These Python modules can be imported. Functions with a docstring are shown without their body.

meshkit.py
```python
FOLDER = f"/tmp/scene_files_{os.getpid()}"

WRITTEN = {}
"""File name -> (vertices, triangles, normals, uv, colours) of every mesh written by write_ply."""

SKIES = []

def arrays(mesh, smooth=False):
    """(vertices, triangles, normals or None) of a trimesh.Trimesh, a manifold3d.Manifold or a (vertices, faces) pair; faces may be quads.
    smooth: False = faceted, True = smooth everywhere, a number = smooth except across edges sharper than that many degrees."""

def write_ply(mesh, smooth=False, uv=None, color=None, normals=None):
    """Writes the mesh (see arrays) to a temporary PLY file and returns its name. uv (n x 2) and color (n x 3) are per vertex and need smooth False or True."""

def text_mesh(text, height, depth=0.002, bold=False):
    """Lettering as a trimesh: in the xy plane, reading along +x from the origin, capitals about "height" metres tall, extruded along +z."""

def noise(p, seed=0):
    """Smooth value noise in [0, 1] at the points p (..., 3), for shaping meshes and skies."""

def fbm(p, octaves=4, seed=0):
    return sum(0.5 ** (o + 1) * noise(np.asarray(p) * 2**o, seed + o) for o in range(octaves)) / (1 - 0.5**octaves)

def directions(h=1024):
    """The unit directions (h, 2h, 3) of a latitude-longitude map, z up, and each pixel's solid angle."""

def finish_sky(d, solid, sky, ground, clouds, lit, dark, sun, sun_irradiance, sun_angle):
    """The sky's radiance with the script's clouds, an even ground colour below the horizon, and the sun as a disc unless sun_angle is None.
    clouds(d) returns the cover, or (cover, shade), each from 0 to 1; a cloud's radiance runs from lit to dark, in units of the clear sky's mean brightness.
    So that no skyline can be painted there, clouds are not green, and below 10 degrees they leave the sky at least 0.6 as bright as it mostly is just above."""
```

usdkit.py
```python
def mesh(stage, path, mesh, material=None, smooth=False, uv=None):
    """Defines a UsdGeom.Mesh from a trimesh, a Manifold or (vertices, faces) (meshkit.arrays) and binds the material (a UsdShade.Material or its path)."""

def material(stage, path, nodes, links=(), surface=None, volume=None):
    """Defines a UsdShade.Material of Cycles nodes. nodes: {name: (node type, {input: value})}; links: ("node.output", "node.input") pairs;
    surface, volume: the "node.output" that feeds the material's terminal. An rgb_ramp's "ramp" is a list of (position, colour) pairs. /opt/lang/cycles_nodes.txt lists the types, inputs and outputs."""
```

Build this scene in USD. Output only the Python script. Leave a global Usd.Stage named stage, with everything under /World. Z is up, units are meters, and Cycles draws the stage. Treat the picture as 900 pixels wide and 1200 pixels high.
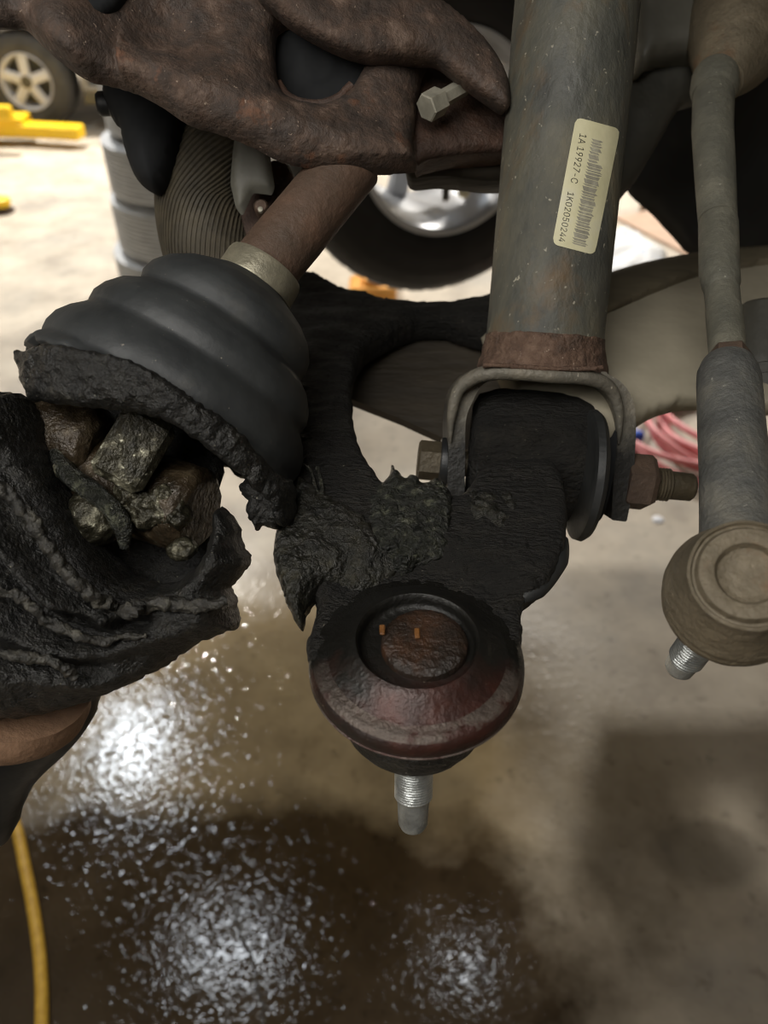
import math, random
import numpy as np, trimesh, shapely, usdkit, meshkit
from shapely.geometry import Polygon, LineString, Point
from scipy.spatial import Delaunay
from pxr import Usd, UsdGeom, UsdLux, UsdShade, Gf, Sdf, Vt

random.seed(7)
rng = np.random.default_rng(7)
stage = Usd.Stage.CreateInMemory()
UsdGeom.SetStageUpAxis(stage, 'Z'); UsdGeom.SetStageMetersPerUnit(stage, 1.0)
UsdGeom.Xform.Define(stage, '/World'); UsdGeom.Scope.Define(stage, '/World/Looks')

# ---------------------------------------------------------------- camera
FPX, W, H = 900.0, 900.0, 1200.0
PITCH = math.radians(40)
EYE = np.array([0, 0, 1.40])
CR = np.array([1.0, 0, 0]); CU = np.array([0, math.sin(PITCH), math.cos(PITCH)]); CF = np.array([0, math.cos(PITCH), -math.sin(PITCH)])
cam = UsdGeom.Camera.Define(stage, '/World/camera')
cam.CreateFocalLengthAttr(7.0); cam.CreateHorizontalApertureAttr(7.0); cam.CreateVerticalApertureAttr(7.0 * H / W)
cam.CreateFStopAttr(2.1); cam.CreateFocusDistanceAttr(0.355)
cam.CreateClippingRangeAttr(Gf.Vec2f(0.03, 200))
cam.CreateExposureAttr(0.0)
cam.AddTransformOp().Set(Gf.Matrix4d(*CR, 0, *CU, 0, *(-CF), 0, *EYE, 1))

# ---------------------------------------------------------------- lamps of the workshop, and an added fill light
def rect_light(name, pos, w, h, power, color=(1, 1, 1), aim=None):
    l = UsdLux.RectLight.Define(stage, '/World/' + name)
    l.CreateWidthAttr(w); l.CreateHeightAttr(h); l.CreateIntensityAttr(power); l.CreateColorAttr(Gf.Vec3f(*color))
    p = np.array(pos, float); a = np.array(aim if aim is not None else p - [0, 0, 1], float)
    z = (p - a) / np.linalg.norm(p - a); x = np.cross([0, 1, 0] if abs(z[1]) < .9 else [1, 0, 0], z); x /= np.linalg.norm(x); y = np.cross(z, x)
    l.AddTransformOp().Set(Gf.Matrix4d(*x, 0, *y, 0, *z, 0, *p, 1))
    return l
rect_light('bay_light', (-2.6, 6.6, 4.45), 0.30, 0.40, 1260, (1, .95, .87))
rect_light('bay_light_001', (2.2, 7.9, 4.45), 0.30, 0.40, 1560, (1, .95, .87))
rect_light('bay_light_002', (-5.4, 5.0, 4.45), 0.5, 1.8, 14, (1, .95, .87))
rect_light('bay_light_003', (-4.6, 9.6, 4.45), 0.5, 1.8, 14, (1, .95, .87))
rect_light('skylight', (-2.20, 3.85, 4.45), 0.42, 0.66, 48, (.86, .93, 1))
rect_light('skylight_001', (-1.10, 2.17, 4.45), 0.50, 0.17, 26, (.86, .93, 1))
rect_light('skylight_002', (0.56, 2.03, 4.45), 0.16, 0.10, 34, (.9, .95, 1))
rect_light('added_fill_light', (-0.26, -0.16, 1.80), 0.6, 0.4, 8.5, (1, .97, .92), aim=(0.02, .38, 1.2))  # fill light added to brighten the near parts, no lamp known here

# ---------------------------------------------------------------- helpers
def s(r, g=None, b=None):
    c = np.array([r, g, b] if g is not None else [r, r, r], float) / 255
    return tuple(np.where(c < .04045, c / 12.92, ((c + .055) / 1.055) ** 2.4))
def P(x, y, d):
    x, y, d = np.broadcast_arrays(np.asarray(x, float), y, d)
    return EYE + CR * ((x - 450) / FPX * d)[..., None] + CU * ((600 - y) / FPX * d)[..., None] + CF * d[..., None]
def plane_d(x, y, z):
    return (z - EYE[2]) / (CU[2] * (600 - np.asarray(y, float)) / FPX + CF[2])
def G(x, y, z=0.0):
    return P(x, y, plane_d(x, y, z))
def to_px(p):
    q = np.asarray(p, float) - EYE; d = q @ CF
    return 450 + FPX * (q @ CR) / d, 600 - FPX * (q @ CU) / d, d
def unit(v):
    v = np.asarray(v, float); return v / np.linalg.norm(v, axis=-1, keepdims=True)
def catmull(pts, k=6, closed=False):
    p = np.asarray(pts, float); n = len(p)
    idx = range(n if closed else n - 1); out = []
    g = (lambda i: p[i % n]) if closed else (lambda i: p[min(max(i, 0), n - 1)])
    for i in idx:
        a, b, c, d = g(i - 1), g(i), g(i + 1), g(i + 2)
        for t in np.arange(k) / k:
            out.append(.5 * (2 * b + (c - a) * t + (2 * a - 5 * b + 4 * c - d) * t * t + (3 * b - a - 3 * c + d) * t ** 3))
    if not closed: out.append(p[-1])
    return np.array(out)
def nz(p, scale, octaves=4, seed=0):
    return meshkit.fbm(np.asarray(p) * scale + 100.0, octaves, seed) - .5

def lathe(p0, axis, prof, n=64, wob=0, wscale=60, seed=0, capped=False, ref=None, endfun=None):
    """Solid of revolution; prof: (distance along the axis, radius)."""
    a = unit(axis); r0 = np.array(ref if ref is not None else ([1, 0, 0] if abs(a[0]) < .8 else [0, 0, 1]), float)
    u = unit(r0 - a * (r0 @ a)); v = np.cross(a, u)
    prof = np.array(prof, float); th = np.arange(n) * 2 * np.pi / n
    rad = np.cos(th)[:, None] * u + np.sin(th)[:, None] * v
    hh = np.repeat(prof[:, :1], n, 1); rr = np.repeat(prof[:, 1:2], n, 1)
    if endfun is not None: hh = endfun(hh, th[None, :])
    V = np.asarray(p0) + a * hh[..., None] + rad[None] * rr[..., None]
    if wob:
        V = V + rad[None] * (wob * 2 * nz(V, wscale, 4, seed))[..., None] * (rr > 1e-6)[..., None]
    m = len(prof); i, j = np.meshgrid(np.arange(m - 1), np.arange(n), indexing='ij')
    q = np.stack([i * n + j, i * n + (j + 1) % n, (i + 1) * n + (j + 1) % n, (i + 1) * n + j], -1).reshape(-1, 4)
    f = np.vstack([q[:, [0, 1, 2]], q[:, [0, 2, 3]]]); V = V.reshape(-1, 3)
    k = len(V); ex = []; fx = []
    for row, flip in ((0, True), (m - 1, False)):
        if prof[row, 1] < 1e-6:
            ex.append(V[row * n:(row + 1) * n].mean(0)); c = k + len(ex) - 1
            ring = row * n + np.arange(n); nx = row * n + (np.arange(n) + 1) % n
            fx.append(np.stack([np.full(n, c), nx, ring] if flip else [np.full(n, c), ring, nx], 1))
    if ex: V = np.vstack([V, ex]); f = np.vstack([f] + fx)
    return trimesh.Trimesh(V, f, process=False)
def refine(prof, step):
    out = [prof[0]]
    for a, b in zip(prof[:-1], prof[1:]):
        k = max(1, int(math.hypot(b[0] - a[0], b[1] - a[1]) / step))
        out += [(a[0] + (b[0] - a[0]) * t, a[1] + (b[1] - a[1]) * t) for t in np.arange(1, k + 1) / k]
    return out
def sweep(pts, r, n=16, wob=0, wscale=60, seed=0, flat=1.0):
    p = np.asarray(pts, float); r = np.broadcast_to(np.asarray(r, float), (len(p),))
    t = unit(np.gradient(p, axis=0)); u = np.cross(t[0], [0, 0, 1.0]); u = unit(u if np.linalg.norm(u) > 1e-3 else np.cross(t[0], [1.0, 0, 0]))
    V = []; th = np.arange(n) * 2 * np.pi / n
    for k in range(len(p)):
        u = unit(u - t[k] * (u @ t[k])); v = np.cross(t[k], u)
        V.append(p[k] + r[k] * (np.cos(th)[:, None] * u + flat * np.sin(th)[:, None] * v))
    V = np.array(V)
    if wob: V = V + unit(V - p[:, None]) * (wob * 2 * nz(V, wscale, 4, seed))[..., None]
    m = len(p); i, j = np.meshgrid(np.arange(m - 1), np.arange(n), indexing='ij')
    q = np.stack([i * n + j, i * n + (j + 1) % n, (i + 1) * n + (j + 1) % n, (i + 1) * n + j], -1).reshape(-1, 4)
    f = [q[:, [0, 1, 2]], q[:, [0, 2, 3]]]; V = V.reshape(-1, 3); k = len(V)
    V = np.vstack([V, p[0], p[-1]])
    j = np.arange(n); f += [np.stack([np.full(n, k), (j + 1) % n, j], 1), np.stack([np.full(n, k + 1), (m - 1) * n + j, (m - 1) * n + (j + 1) % n], 1)]
    return trimesh.Trimesh(V, np.vstack(f), process=False)
def inflate(outline, dfun, tf, tb, er=20, res=5, n=None, noise=None, jag=None, holes=(), hf=None, spline=True, seed=1, power=.5):
    """A rounded solid body whose outline is drawn at the depth dfun and which has real thickness along n (metres)."""
    n = -CF if n is None else unit(n)
    o = catmull(outline, 8, True) if spline else np.array(outline, float)
    def shp(o, jg=True):
        pg = Polygon(o)
        b = pg.exterior; L = b.length; k = max(12, int(L / res))
        q = np.array([b.interpolate(L * i / k).coords[0] for i in range(k)])
        if jag and jg:
            tn = np.roll(q, -1, 0) - np.roll(q, 1, 0); nn = unit(np.stack([tn[:, 1], -tn[:, 0]], 1))
            c = np.c_[q, np.zeros(len(q))]
            q = q + nn * (jag[0] * 2 * nz(c, jag[1], 4, seed + 5))[:, None]
        return q
    pg = Polygon(shp(o)).buffer(0)
    for hl in holes: pg = pg.difference(Polygon(catmull(hl, 6, True)).buffer(0))
    if pg.geom_type != 'Polygon': pg = max(pg.geoms, key=lambda g: g.area)
    bd = []
    for rg in [pg.exterior, *pg.interiors]:
        k = max(8, int(rg.length / res)); bd += [rg.interpolate(rg.length * i / k).coords[0] for i in range(k)]
    bd = np.array(bd); x0, y0, x1, y1 = pg.bounds
    gx, gy = np.meshgrid(np.arange(x0, x1, res), np.arange(y0, y1, res * .866)); gx = gx + (np.arange(gx.shape[0]) % 2)[:, None] * res / 2
    g = np.stack([gx.ravel(), gy.ravel()], 1); g = g[shapely.contains_xy(pg, g[:, 0], g[:, 1])]
    dist = shapely.distance(shapely.points(g), pg.boundary); g = g[dist > .55 * res]
    q = np.vstack([bd, g]); nb = len(bd)
    dl = shapely.distance(shapely.points(q), pg.boundary); dl[:nb] = 0
    tri = Delaunay(q).simplices; c = q[tri].mean(1); tri = tri[shapely.contains_xy(pg, c[:, 0], c[:, 1])]
    a, b, cc = q[tri[:, 0]], q[tri[:, 1]], q[tri[:, 2]]
    ar = (b[:, 0] - a[:, 0]) * (cc[:, 1] - a[:, 1]) - (b[:, 1] - a[:, 1]) * (cc[:, 0] - a[:, 0])
    tri = np.where((ar > 0)[:, None], tri[:, ::-1], tri); tri = tri[np.abs(ar) > 1e-4]
    t = np.clip(dl / er, 0, 1); prof = (1 - (1 - t) ** 2) ** power
    base = P(q[:, 0], q[:, 1], dfun(q[:, 0], q[:, 1]))
    off = tf * prof
    if hf is not None: off = off + hf(q[:, 0], q[:, 1]) * np.clip(dl / 6, 0, 1)
    if noise is not None:
        for am, sc in (noise if isinstance(noise, list) else [noise]): off = off + am * 2 * nz(base, sc, 4, seed) * np.clip(dl / 5, 0, 1)
    front = base + n * off[:, None]; back = base - n * (tb * prof)[:, None]
    idx = np.arange(len(q)); idx[nb:] += len(q) - nb; bi = idx.copy(); bi[:nb] = np.arange(nb); bi[nb:] = np.arange(nb, len(q)); fi = np.arange(len(q)); fi[nb:] = len(q) + np.arange(len(q) - nb)
    V = np.vstack([back, front[nb:]]); V[:nb] = (base + 0 * n)[:nb]
    return trimesh.Trimesh(V, np.vstack([fi[tri], bi[tri][:, ::-1]]), process=False)
def prism(outline, dfun, n, th):
    o = np.array(outline, float); n = unit(n); c = P(o[:, 0], o[:, 1], dfun(o[:, 0], o[:, 1])); g = c.mean(0)
    x = unit(c[1] - c[0]); x = unit(x - n * (x @ n)); y = np.cross(n, x); q = np.stack([(c - g) @ x, (c - g) @ y], 1)
    return extrude(Polygon(q).buffer(0), th, g - n * th / 2, [x, y, n])
def box(c, size, ax=None, ch=0.0):
    m = trimesh.creation.box(size)
    if ch:
        import manifold3d
        v = []
        for k in range(3):
            e = np.array(size) - 2 * ch; e[k] = size[k]
            v.append(trimesh.creation.box(e).vertices)
        m = trimesh.convex.convex_hull(np.vstack(v))
    T = np.eye(4)
    if ax is not None: T[:3, :3] = np.array(ax).T
    T[:3, 3] = c; m.apply_transform(T); return m
def frame(z, x):
    z = unit(z); x = np.array(x, float); x = unit(x - z * (x @ z)); return [x, np.cross(z, x), z]
def extrude(poly, h, origin, ax, ch=0):
    m = trimesh.creation.extrude_polygon(poly, h, engine='earcut'); m.apply_translation([0, 0, -h / 2])
    T = np.eye(4); T[:3, :3] = np.array(ax).T; T[:3, 3] = origin; m.apply_transform(T); return m
cat_ = trimesh.util.concatenate

# ---- scene tree
used = {}
def path_for(parent, name):
    base = (parent.GetPath().pathString if parent is not None else '/World') + '/' + name
    k = used.get(base, -1) + 1; used[base] = k
    return base if k == 0 else f'{base}_{k:03d}'
ORIG = {}
def world_of(parent):
    o = np.zeros(3); p = parent
    while p is not None and p.GetPath().pathString in ORIG or (p is not None and p.GetPath().pathString != '/World' and p.IsValid() and p.GetPath().pathString != '/'):
        o = o + ORIG.get(p.GetPath().pathString, 0); p = p.GetParent()
    return o
def obj(name, m, material, parent=None, smooth=40, label=None):
    """One Mesh prim; vertices are given in world space and stored relative to the thing's base."""
    v, f = (m.vertices, m.faces)
    mm = trimesh.Trimesh(np.asarray(v) - (world_of(parent) if parent is not None else 0), f, process=False)
    p = usdkit.mesh(stage, path_for(parent, name), mm, material, smooth=smooth).GetPrim()
    if label: p.SetCustomDataByKey('label', label)
    return p
def tag(p, label, category, group=None, kind=None):
    p.SetCustomDataByKey('label', label); p.SetCustomDataByKey('category', category)
    if group: p.SetCustomDataByKey('group', group)
    if kind: p.SetCustomDataByKey('kind', kind)
    return p
def thing(name, label, category, loc, group=None):
    x = UsdGeom.Xform.Define(stage, path_for(None, name)); x.AddTranslateOp().Set(Gf.Vec3d(*map(float, loc)))
    ORIG[x.GetPath().pathString] = np.array(loc, float)
    return tag(x.GetPrim(), label, category, group)
def structure(name, m, material, label, parent=None):
    p = obj(name, m, material, parent, smooth=False); p.SetCustomDataByKey('kind', 'structure'); p.SetCustomDataByKey('label', label); return p

# ---------------------------------------------------------------- materials
def mat(name, cols, scale=60, detail=6, rough=(.5, .75), metal=0.0, bump=.3, bscale=220, spec=.5, speck=None, stretch=(1, 1, 1), rot=(0, 0, 0), bdist=.004, coat=0, second=None, stain=None):
    """cols: list of (position, colour) over a noise; speck: (colour, amount 0..1, scale) light dust specks; second: (colour, lo, hi, scale) larger patches."""
    N = {'geo': ('geometry', {}), 'map': ('mapping', {'scale': stretch, 'rotation': rot}), 'n': ('noise_texture', {'scale': scale, 'detail': detail, 'roughness': .62}),
         'ramp': ('rgb_ramp', {'ramp': cols}), 'nr': ('noise_texture', {'scale': scale * .7, 'detail': 3}),
         'mr': ('map_range', {'from_min': .35, 'from_max': .65, 'to_min': rough[0], 'to_max': rough[1], 'clamp': True}),
         'nb': ('noise_texture', {'scale': bscale, 'detail': 5, 'roughness': .6}), 'b': ('bump', {'strength': bump, 'distance': bdist}),
         'p': ('principled_bsdf', {'metallic': metal, 'specular_ior_level': spec, 'coat_weight': coat, 'coat_roughness': .25})}
    L = [('geo.position', 'map.vector'), ('map.vector', 'n.vector'), ('map.vector', 'nr.vector'), ('map.vector', 'nb.vector'), ('n.fac', 'ramp.fac'), ('nr.fac', 'mr.value'), ('mr.result', 'p.roughness'), ('nb.fac', 'b.height'), ('b.normal', 'p.normal')]
    col = 'ramp.color'
    if second:
        N['n2'] = ('noise_texture', {'scale': second[3], 'detail': 5, 'roughness': .65}); N['r2'] = ('map_range', {'from_min': second[1], 'from_max': second[2], 'to_min': 0, 'to_max': 1, 'clamp': True}); N['m2'] = ('mix_color', {'b': second[0]})
        L += [('map.vector', 'n2.vector'), ('n2.fac', 'r2.value'), ('r2.result', 'm2.fac'), (col, 'm2.a')]; col = 'm2.result'
    if speck:
        N['n3'] = ('noise_texture', {'scale': speck[2], 'detail': 2, 'roughness': .7}); N['r3'] = ('map_range', {'from_min': speck[1], 'from_max': speck[1] + .07, 'to_min': 0, 'to_max': .8, 'clamp': True}); N['m3'] = ('mix_color', {'b': speck[0]})
        L += [('geo.position', 'n3.vector'), ('n3.fac', 'r3.value'), ('r3.result', 'm3.fac'), (col, 'm3.a')]; col = 'm3.result'
    if stain:   # black grease wiped over everything beyond a ragged line
        N['sx'] = ('separate_xyz', {}); N['sn'] = ('noise_texture', {'scale': 90, 'detail': 5}); N['sa'] = ('math', {'math_type': 'multiply_add', 'value2': .03, 'value3': -.015}); N['sb'] = ('math', {'math_type': 'add'})
        N['sr'] = ('map_range', {'from_min': stain[1], 'from_max': stain[2], 'to_min': 0, 'to_max': 1, 'clamp': True}); N['sm'] = ('mix_color', {'b': stain[0]})
        L += [('geo.position', 'sx.vector'), ('geo.position', 'sn.vector'), ('sn.fac', 'sa.value1'), (('sx.z' if len(stain) > 3 else 'sx.y'), 'sb.value1'), ('sa.value', 'sb.value2'), ('sb.value', 'sr.value'), ('sr.result', 'sm.fac'), (col, 'sm.a')]; col = 'sm.result'
    L.append((col, 'p.base_color'))
    return usdkit.material(stage, '/World/Looks/' + name, N, L, surface='p.BSDF')
DUST = s(165, 155, 140)
M = {}
M['rubber'] = mat('boot_rubber', [(.3, s(38, 40, 41)), (.7, s(56, 58, 58))], 40, rough=(.45, .65), bump=.12, bscale=120, speck=(DUST, .73, 420), second=(s(72, 70, 64), .55, .75, 18))
M['torn'] = mat('torn_rubber', [(.3, s(18, 18, 17)), (.6, s(36, 35, 32)), (.8, s(66, 64, 57))], 90, rough=(.3, .6), bump=.8, bscale=300, speck=(s(140, 138, 122), .70, 520), second=(s(70, 67, 54), .58, .76, 20))
M['sheencrest'] = mat('sheen_crest', [(.3, s(26, 26, 24)), (.52, s(50, 48, 43)), (.75, s(96, 93, 83))], 160, rough=(.4, .65), bump=.6, bscale=340)  # lighter tone paints sheen onto the crests of the boot folds
M['grease'] = mat('black_grease', [(.3, s(22, 22, 19)), (.55, s(38, 37, 31)), (.75, s(60, 57, 45))], 120, rough=(.18, .5), bump=.75, bscale=260, speck=(s(140, 140, 125), .73, 600), bdist=.006)
M['wetgrease'] = mat('wet_grease', [(.3, s(22, 23, 20)), (.55, s(42, 43, 36)), (.72, s(104, 105, 88))], 150, rough=(.1, .35), bump=.9, bscale=320, speck=(s(170, 172, 155), .70, 520), bdist=.006)
M['armdirt'] = mat('arm_dirt', [(.3, s(18, 17, 15)), (.6, s(32, 30, 26)), (.8, s(48, 44, 37))], 110, rough=(.5, .85), bump=.9, bscale=420, stretch=(.4, 1, 1), speck=(s(150, 145, 130), .71, 620), spec=.35, bdist=.006)
M['webbrown'] = mat('brown_underbody', [(.3, s(44, 39, 31)), (.7, s(66, 58, 46))], 40, rough=(.55, .8), bump=.3, bscale=160, stretch=(.3, 1, 1), speck=(DUST, .76, 500))
M['rust'] = mat('rust', [(.28, s(48, 40, 35)), (.45, s(70, 58, 50)), (.58, s(84, 67, 56)), (.72, s(116, 97, 84))], 80, rough=(.6, .85), bump=.45, bscale=300, speck=(s(170, 150, 132), .68, 380), second=(s(132, 84, 54), .62, .78, 30))
M['rustdark'] = mat('dark_rust', [(.28, s(50, 40, 34)), (.5, s(72, 54, 44)), (.75, s(96, 66, 50))], 40, rough=(.55, .8), bump=.5, bscale=300, speck=(s(150, 125, 105), .72, 400))
M['redrust'] = mat('red_rust', [(.25, s(40, 33, 28)), (.48, s(54, 30, 24)), (.62, s(70, 37, 28)), (.8, s(92, 70, 60))], 34, rough=(.28, .5), bump=.25, bscale=350, metal=.25, speck=(s(150, 135, 115), .72, 420), second=(s(34, 32, 28), .48, .66, 14), stain=(s(26, 25, 22), P(489, 748, .300)[1] - .026, P(489, 748, .300)[1] - .004))
M['greyband'] = mat('grey_band', [(.3, s(58, 48, 42)), (.5, s(96, 86, 78)), (.75, s(132, 124, 116))], 60, rough=(.28, .5), metal=.35, bump=.3, bscale=400, second=(s(60, 34, 27), .46, .58, 60), stain=(s(26, 25, 22), P(489, 748, .300)[1] - .026, P(489, 748, .300)[1] - .004))
M['caprust'] = mat('cap_rust', [(.25, s(28, 25, 21)), (.5, s(44, 34, 27)), (.72, s(70, 46, 30))], 70, rough=(.22, .45), bump=.5, bscale=350, second=(s(110, 64, 30), .72, .84, 60))
M['shaft'] = mat('shaft_rust', [(.25, s(66, 54, 43)), (.55, s(88, 68, 54)), (.8, s(112, 84, 66))], 36, rough=(.55, .75), bump=.3, bscale=260, speck=(s(150, 130, 110), .73, 300))
M['clamp'] = mat('dirty_steel', [(.3, s(104, 100, 86)), (.7, s(142, 136, 116))], 70, rough=(.35, .55), metal=.35, bump=.2)
M['shock'] = mat('shock_paint', [(.25, s(48, 48, 45)), (.45, s(78, 78, 71)), (.6, s(96, 93, 80)), (.78, s(126, 116, 92))], 30, rough=(.5, .72), bump=.3, bscale=200, stretch=(1, 1, .45), speck=(s(176, 170, 152), .67, 240), second=(s(104, 84, 58), .54, .70, 22))
M['fork'] = mat('fork_steel', [(.25, s(82, 80, 72)), (.5, s(106, 101, 90)), (.8, s(134, 126, 110))], 40, rough=(.5, .7), bump=.35, bscale=280, metal=.15, speck=(s(180, 172, 155), .69, 340), stain=(s(34, 33, 30), P(530, 466, .43)[2] + .004, P(525, 512, .43)[2], 'z'))
M['collar'] = mat('collar_rust', [(.25, s(52, 43, 35)), (.5, s(92, 70, 56)), (.8, s(132, 108, 90))], 90, rough=(.6, .85), bump=.7, bscale=300, speck=(s(185, 165, 145), .67, 320))
M['plastic'] = mat('black_plastic', [(.3, s(20, 21, 22)), (.7, s(32, 33, 34))], 30, rough=(.4, .6), bump=.1, bscale=160)
M['bushrubber'] = mat('bushing_rubber', [(.3, s(30, 31, 32)), (.7, s(44, 45, 46))], 30, rough=(.75, .95), bump=.1, bscale=160, spec=.12)
M['flange'] = mat('flange_rubber', [(.3, s(26, 27, 27)), (.7, s(42, 43, 42))], 50, rough=(.5, .7), bump=.15)
M['nut'] = mat('nut_rust', [(.25, s(66, 54, 46)), (.6, s(92, 76, 64)), (.8, s(110, 90, 74))], 60, rough=(.45, .65), metal=.3, bump=.25, bscale=320)
M['bolt'] = mat('bolt_rust', [(.25, s(62, 56, 44)), (.7, s(92, 82, 64))], 60, rough=(.45, .65), metal=.3, bump=.25, bscale=320)
M['stud'] = mat('stud_steel', [(.25, s(120, 122, 120)), (.5, s(165, 168, 166)), (.8, s(205, 208, 206))], 90, rough=(.25, .45), metal=.7, bump=.2, bscale=300)
M['rodgray'] = mat('rod_steel', [(.25, s(82, 82, 74)), (.5, s(108, 106, 94)), (.8, s(140, 136, 120))], 34, rough=(.5, .7), metal=.2, bump=.3, bscale=260, speck=(s(176, 172, 156), .70, 280))
M['sleeve'] = mat('sleeve_steel', [(.25, s(72, 73, 72)), (.5, s(98, 98, 94)), (.8, s(136, 132, 120))], 40, rough=(.45, .65), metal=.25, bump=.4, bscale=280, speck=(s(180, 176, 165), .70, 300))
M['housing'] = mat('housing_steel', [(.25, s(86, 78, 62)), (.5, s(112, 102, 84)), (.8, s(140, 128, 106))], 40, rough=(.5, .7), metal=.2, bump=.4, bscale=300, speck=(s(172, 160, 140), .70, 320), second=(s(118, 88, 62), .58, .75, 28))
M['grayarm'] = mat('gray_arm', [(.3, s(150, 143, 124)), (.7, s(174, 165, 145))], 14, rough=(.5, .7), bump=.1, bscale=120)
M['grayrib'] = mat('gray_rib', [(.25, s(74, 68, 54)), (.5, s(94, 86, 69)), (.8, s(116, 107, 86))], 40, rough=(.6, .8), bump=.35, bscale=220, stretch=(.3, 1, 1))
M['darkgray'] = mat('dark_gray_casting', [(.3, s(58, 57, 51)), (.7, s(80, 78, 70))], 24, rough=(.5, .7), bump=.15, bscale=140, speck=(DUST, .75, 300))
M['bracket'] = mat('gray_bracket', [(.3, s(88, 86, 78)), (.7, s(112, 110, 100))], 20, rough=(.45, .65), bump=.1)
M['hexlight'] = mat('zinc_bolt', [(.3, s(140, 136, 122)), (.7, s(180, 175, 158))], 60, rough=(.35, .55), metal=.3, bump=.15)
M['braid'] = mat('braided_sleeve', [(.3, s(50, 45, 35)), (.7, s(78, 70, 54))], 60, rough=(.6, .8), bump=.2, bscale=200)
M['tyre'] = mat('tyre_rubber', [(.3, s(22, 22, 23)), (.7, s(34, 34, 35))], 20, rough=(.5, .65), bump=.08, bscale=80)
M['dustytyre'] = mat('dusty_tyre', [(.3, s(184, 187, 190)), (.7, s(208, 211, 214))], 14, rough=(.55, .75), bump=.15, bscale=90, stretch=(1, 1, 3))
M['alloy'] = mat('alloy', [(.3, s(196, 198, 202)), (.7, s(222, 224, 228))], 10, rough=(.25, .4), metal=.15, bump=0.02)
M['carpaint'] = mat('car_paint', [(.3, s(66, 66, 66)), (.7, s(84, 84, 83))], 4, rough=(.25, .35), bump=0.0, coat=.5)
M['cartrim_highlight'] = mat('car_trim_highlight', [(.3, s(150, 146, 136)), (.7, s(175, 170, 160))], 4, rough=(.3, .4), bump=0.0)  # pale tone for the arch trim and the painted crease highlights
M['carpale'] = mat('pale_car_panel', [(.3, s(150, 130, 122)), (.7, s(185, 165, 155))], 6, rough=(.08, .15), bump=0.0)
M['silver'] = mat('silver_wheel', [(.3, s(226, 230, 240)), (.7, s(244, 246, 252))], 6, rough=(.3, .45), bump=0.0)
M['yellow'] = mat('lift_yellow', [(.3, s(240, 190, 12)), (.7, s(252, 210, 30))], 8, rough=(.35, .5), bump=.02)
M['orange'] = mat('orange_paint', [(.3, s(225, 150, 50)), (.7, s(245, 180, 90))], 8, rough=(.4, .5), bump=.02)
M['yellowhose'] = mat('yellow_hose', [(.3, s(178, 138, 40)), (.7, s(214, 172, 66))], 60, rough=(.45, .6), bump=.1)
M['redhose'] = mat('red_hose', [(.3, s(214, 118, 122)), (.7, s(232, 150, 152))], 20, rough=(.35, .5), bump=.03)
M['blue'] = mat('blue_plastic', [(.3, s(40, 82, 190)), (.7, s(66, 112, 222))], 20, rough=(.4, .5), bump=.02)
M['cloth'] = mat('white_cloth', [(.3, s(215, 218, 222)), (.55, s(236, 238, 240)), (.75, s(150, 175, 215))], 7, rough=(.7, .9), bump=.2, bscale=60)
M['cardboard'] = mat('cardboard', [(.3, s(190, 160, 138)), (.7, s(206, 176, 154))], 12, rough=(.7, .85), bump=.05)
M['label'] = mat('label_paper', [(.3, s(196, 190, 150)), (.55, s(214, 208, 172)), (.8, s(206, 204, 188))], 40, rough=(.4, .6), bump=.05)
M['ink'] = mat('label_ink', [(.3, s(52, 50, 40)), (.7, s(70, 66, 52))], 200, rough=(.5, .7), bump=0)
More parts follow.
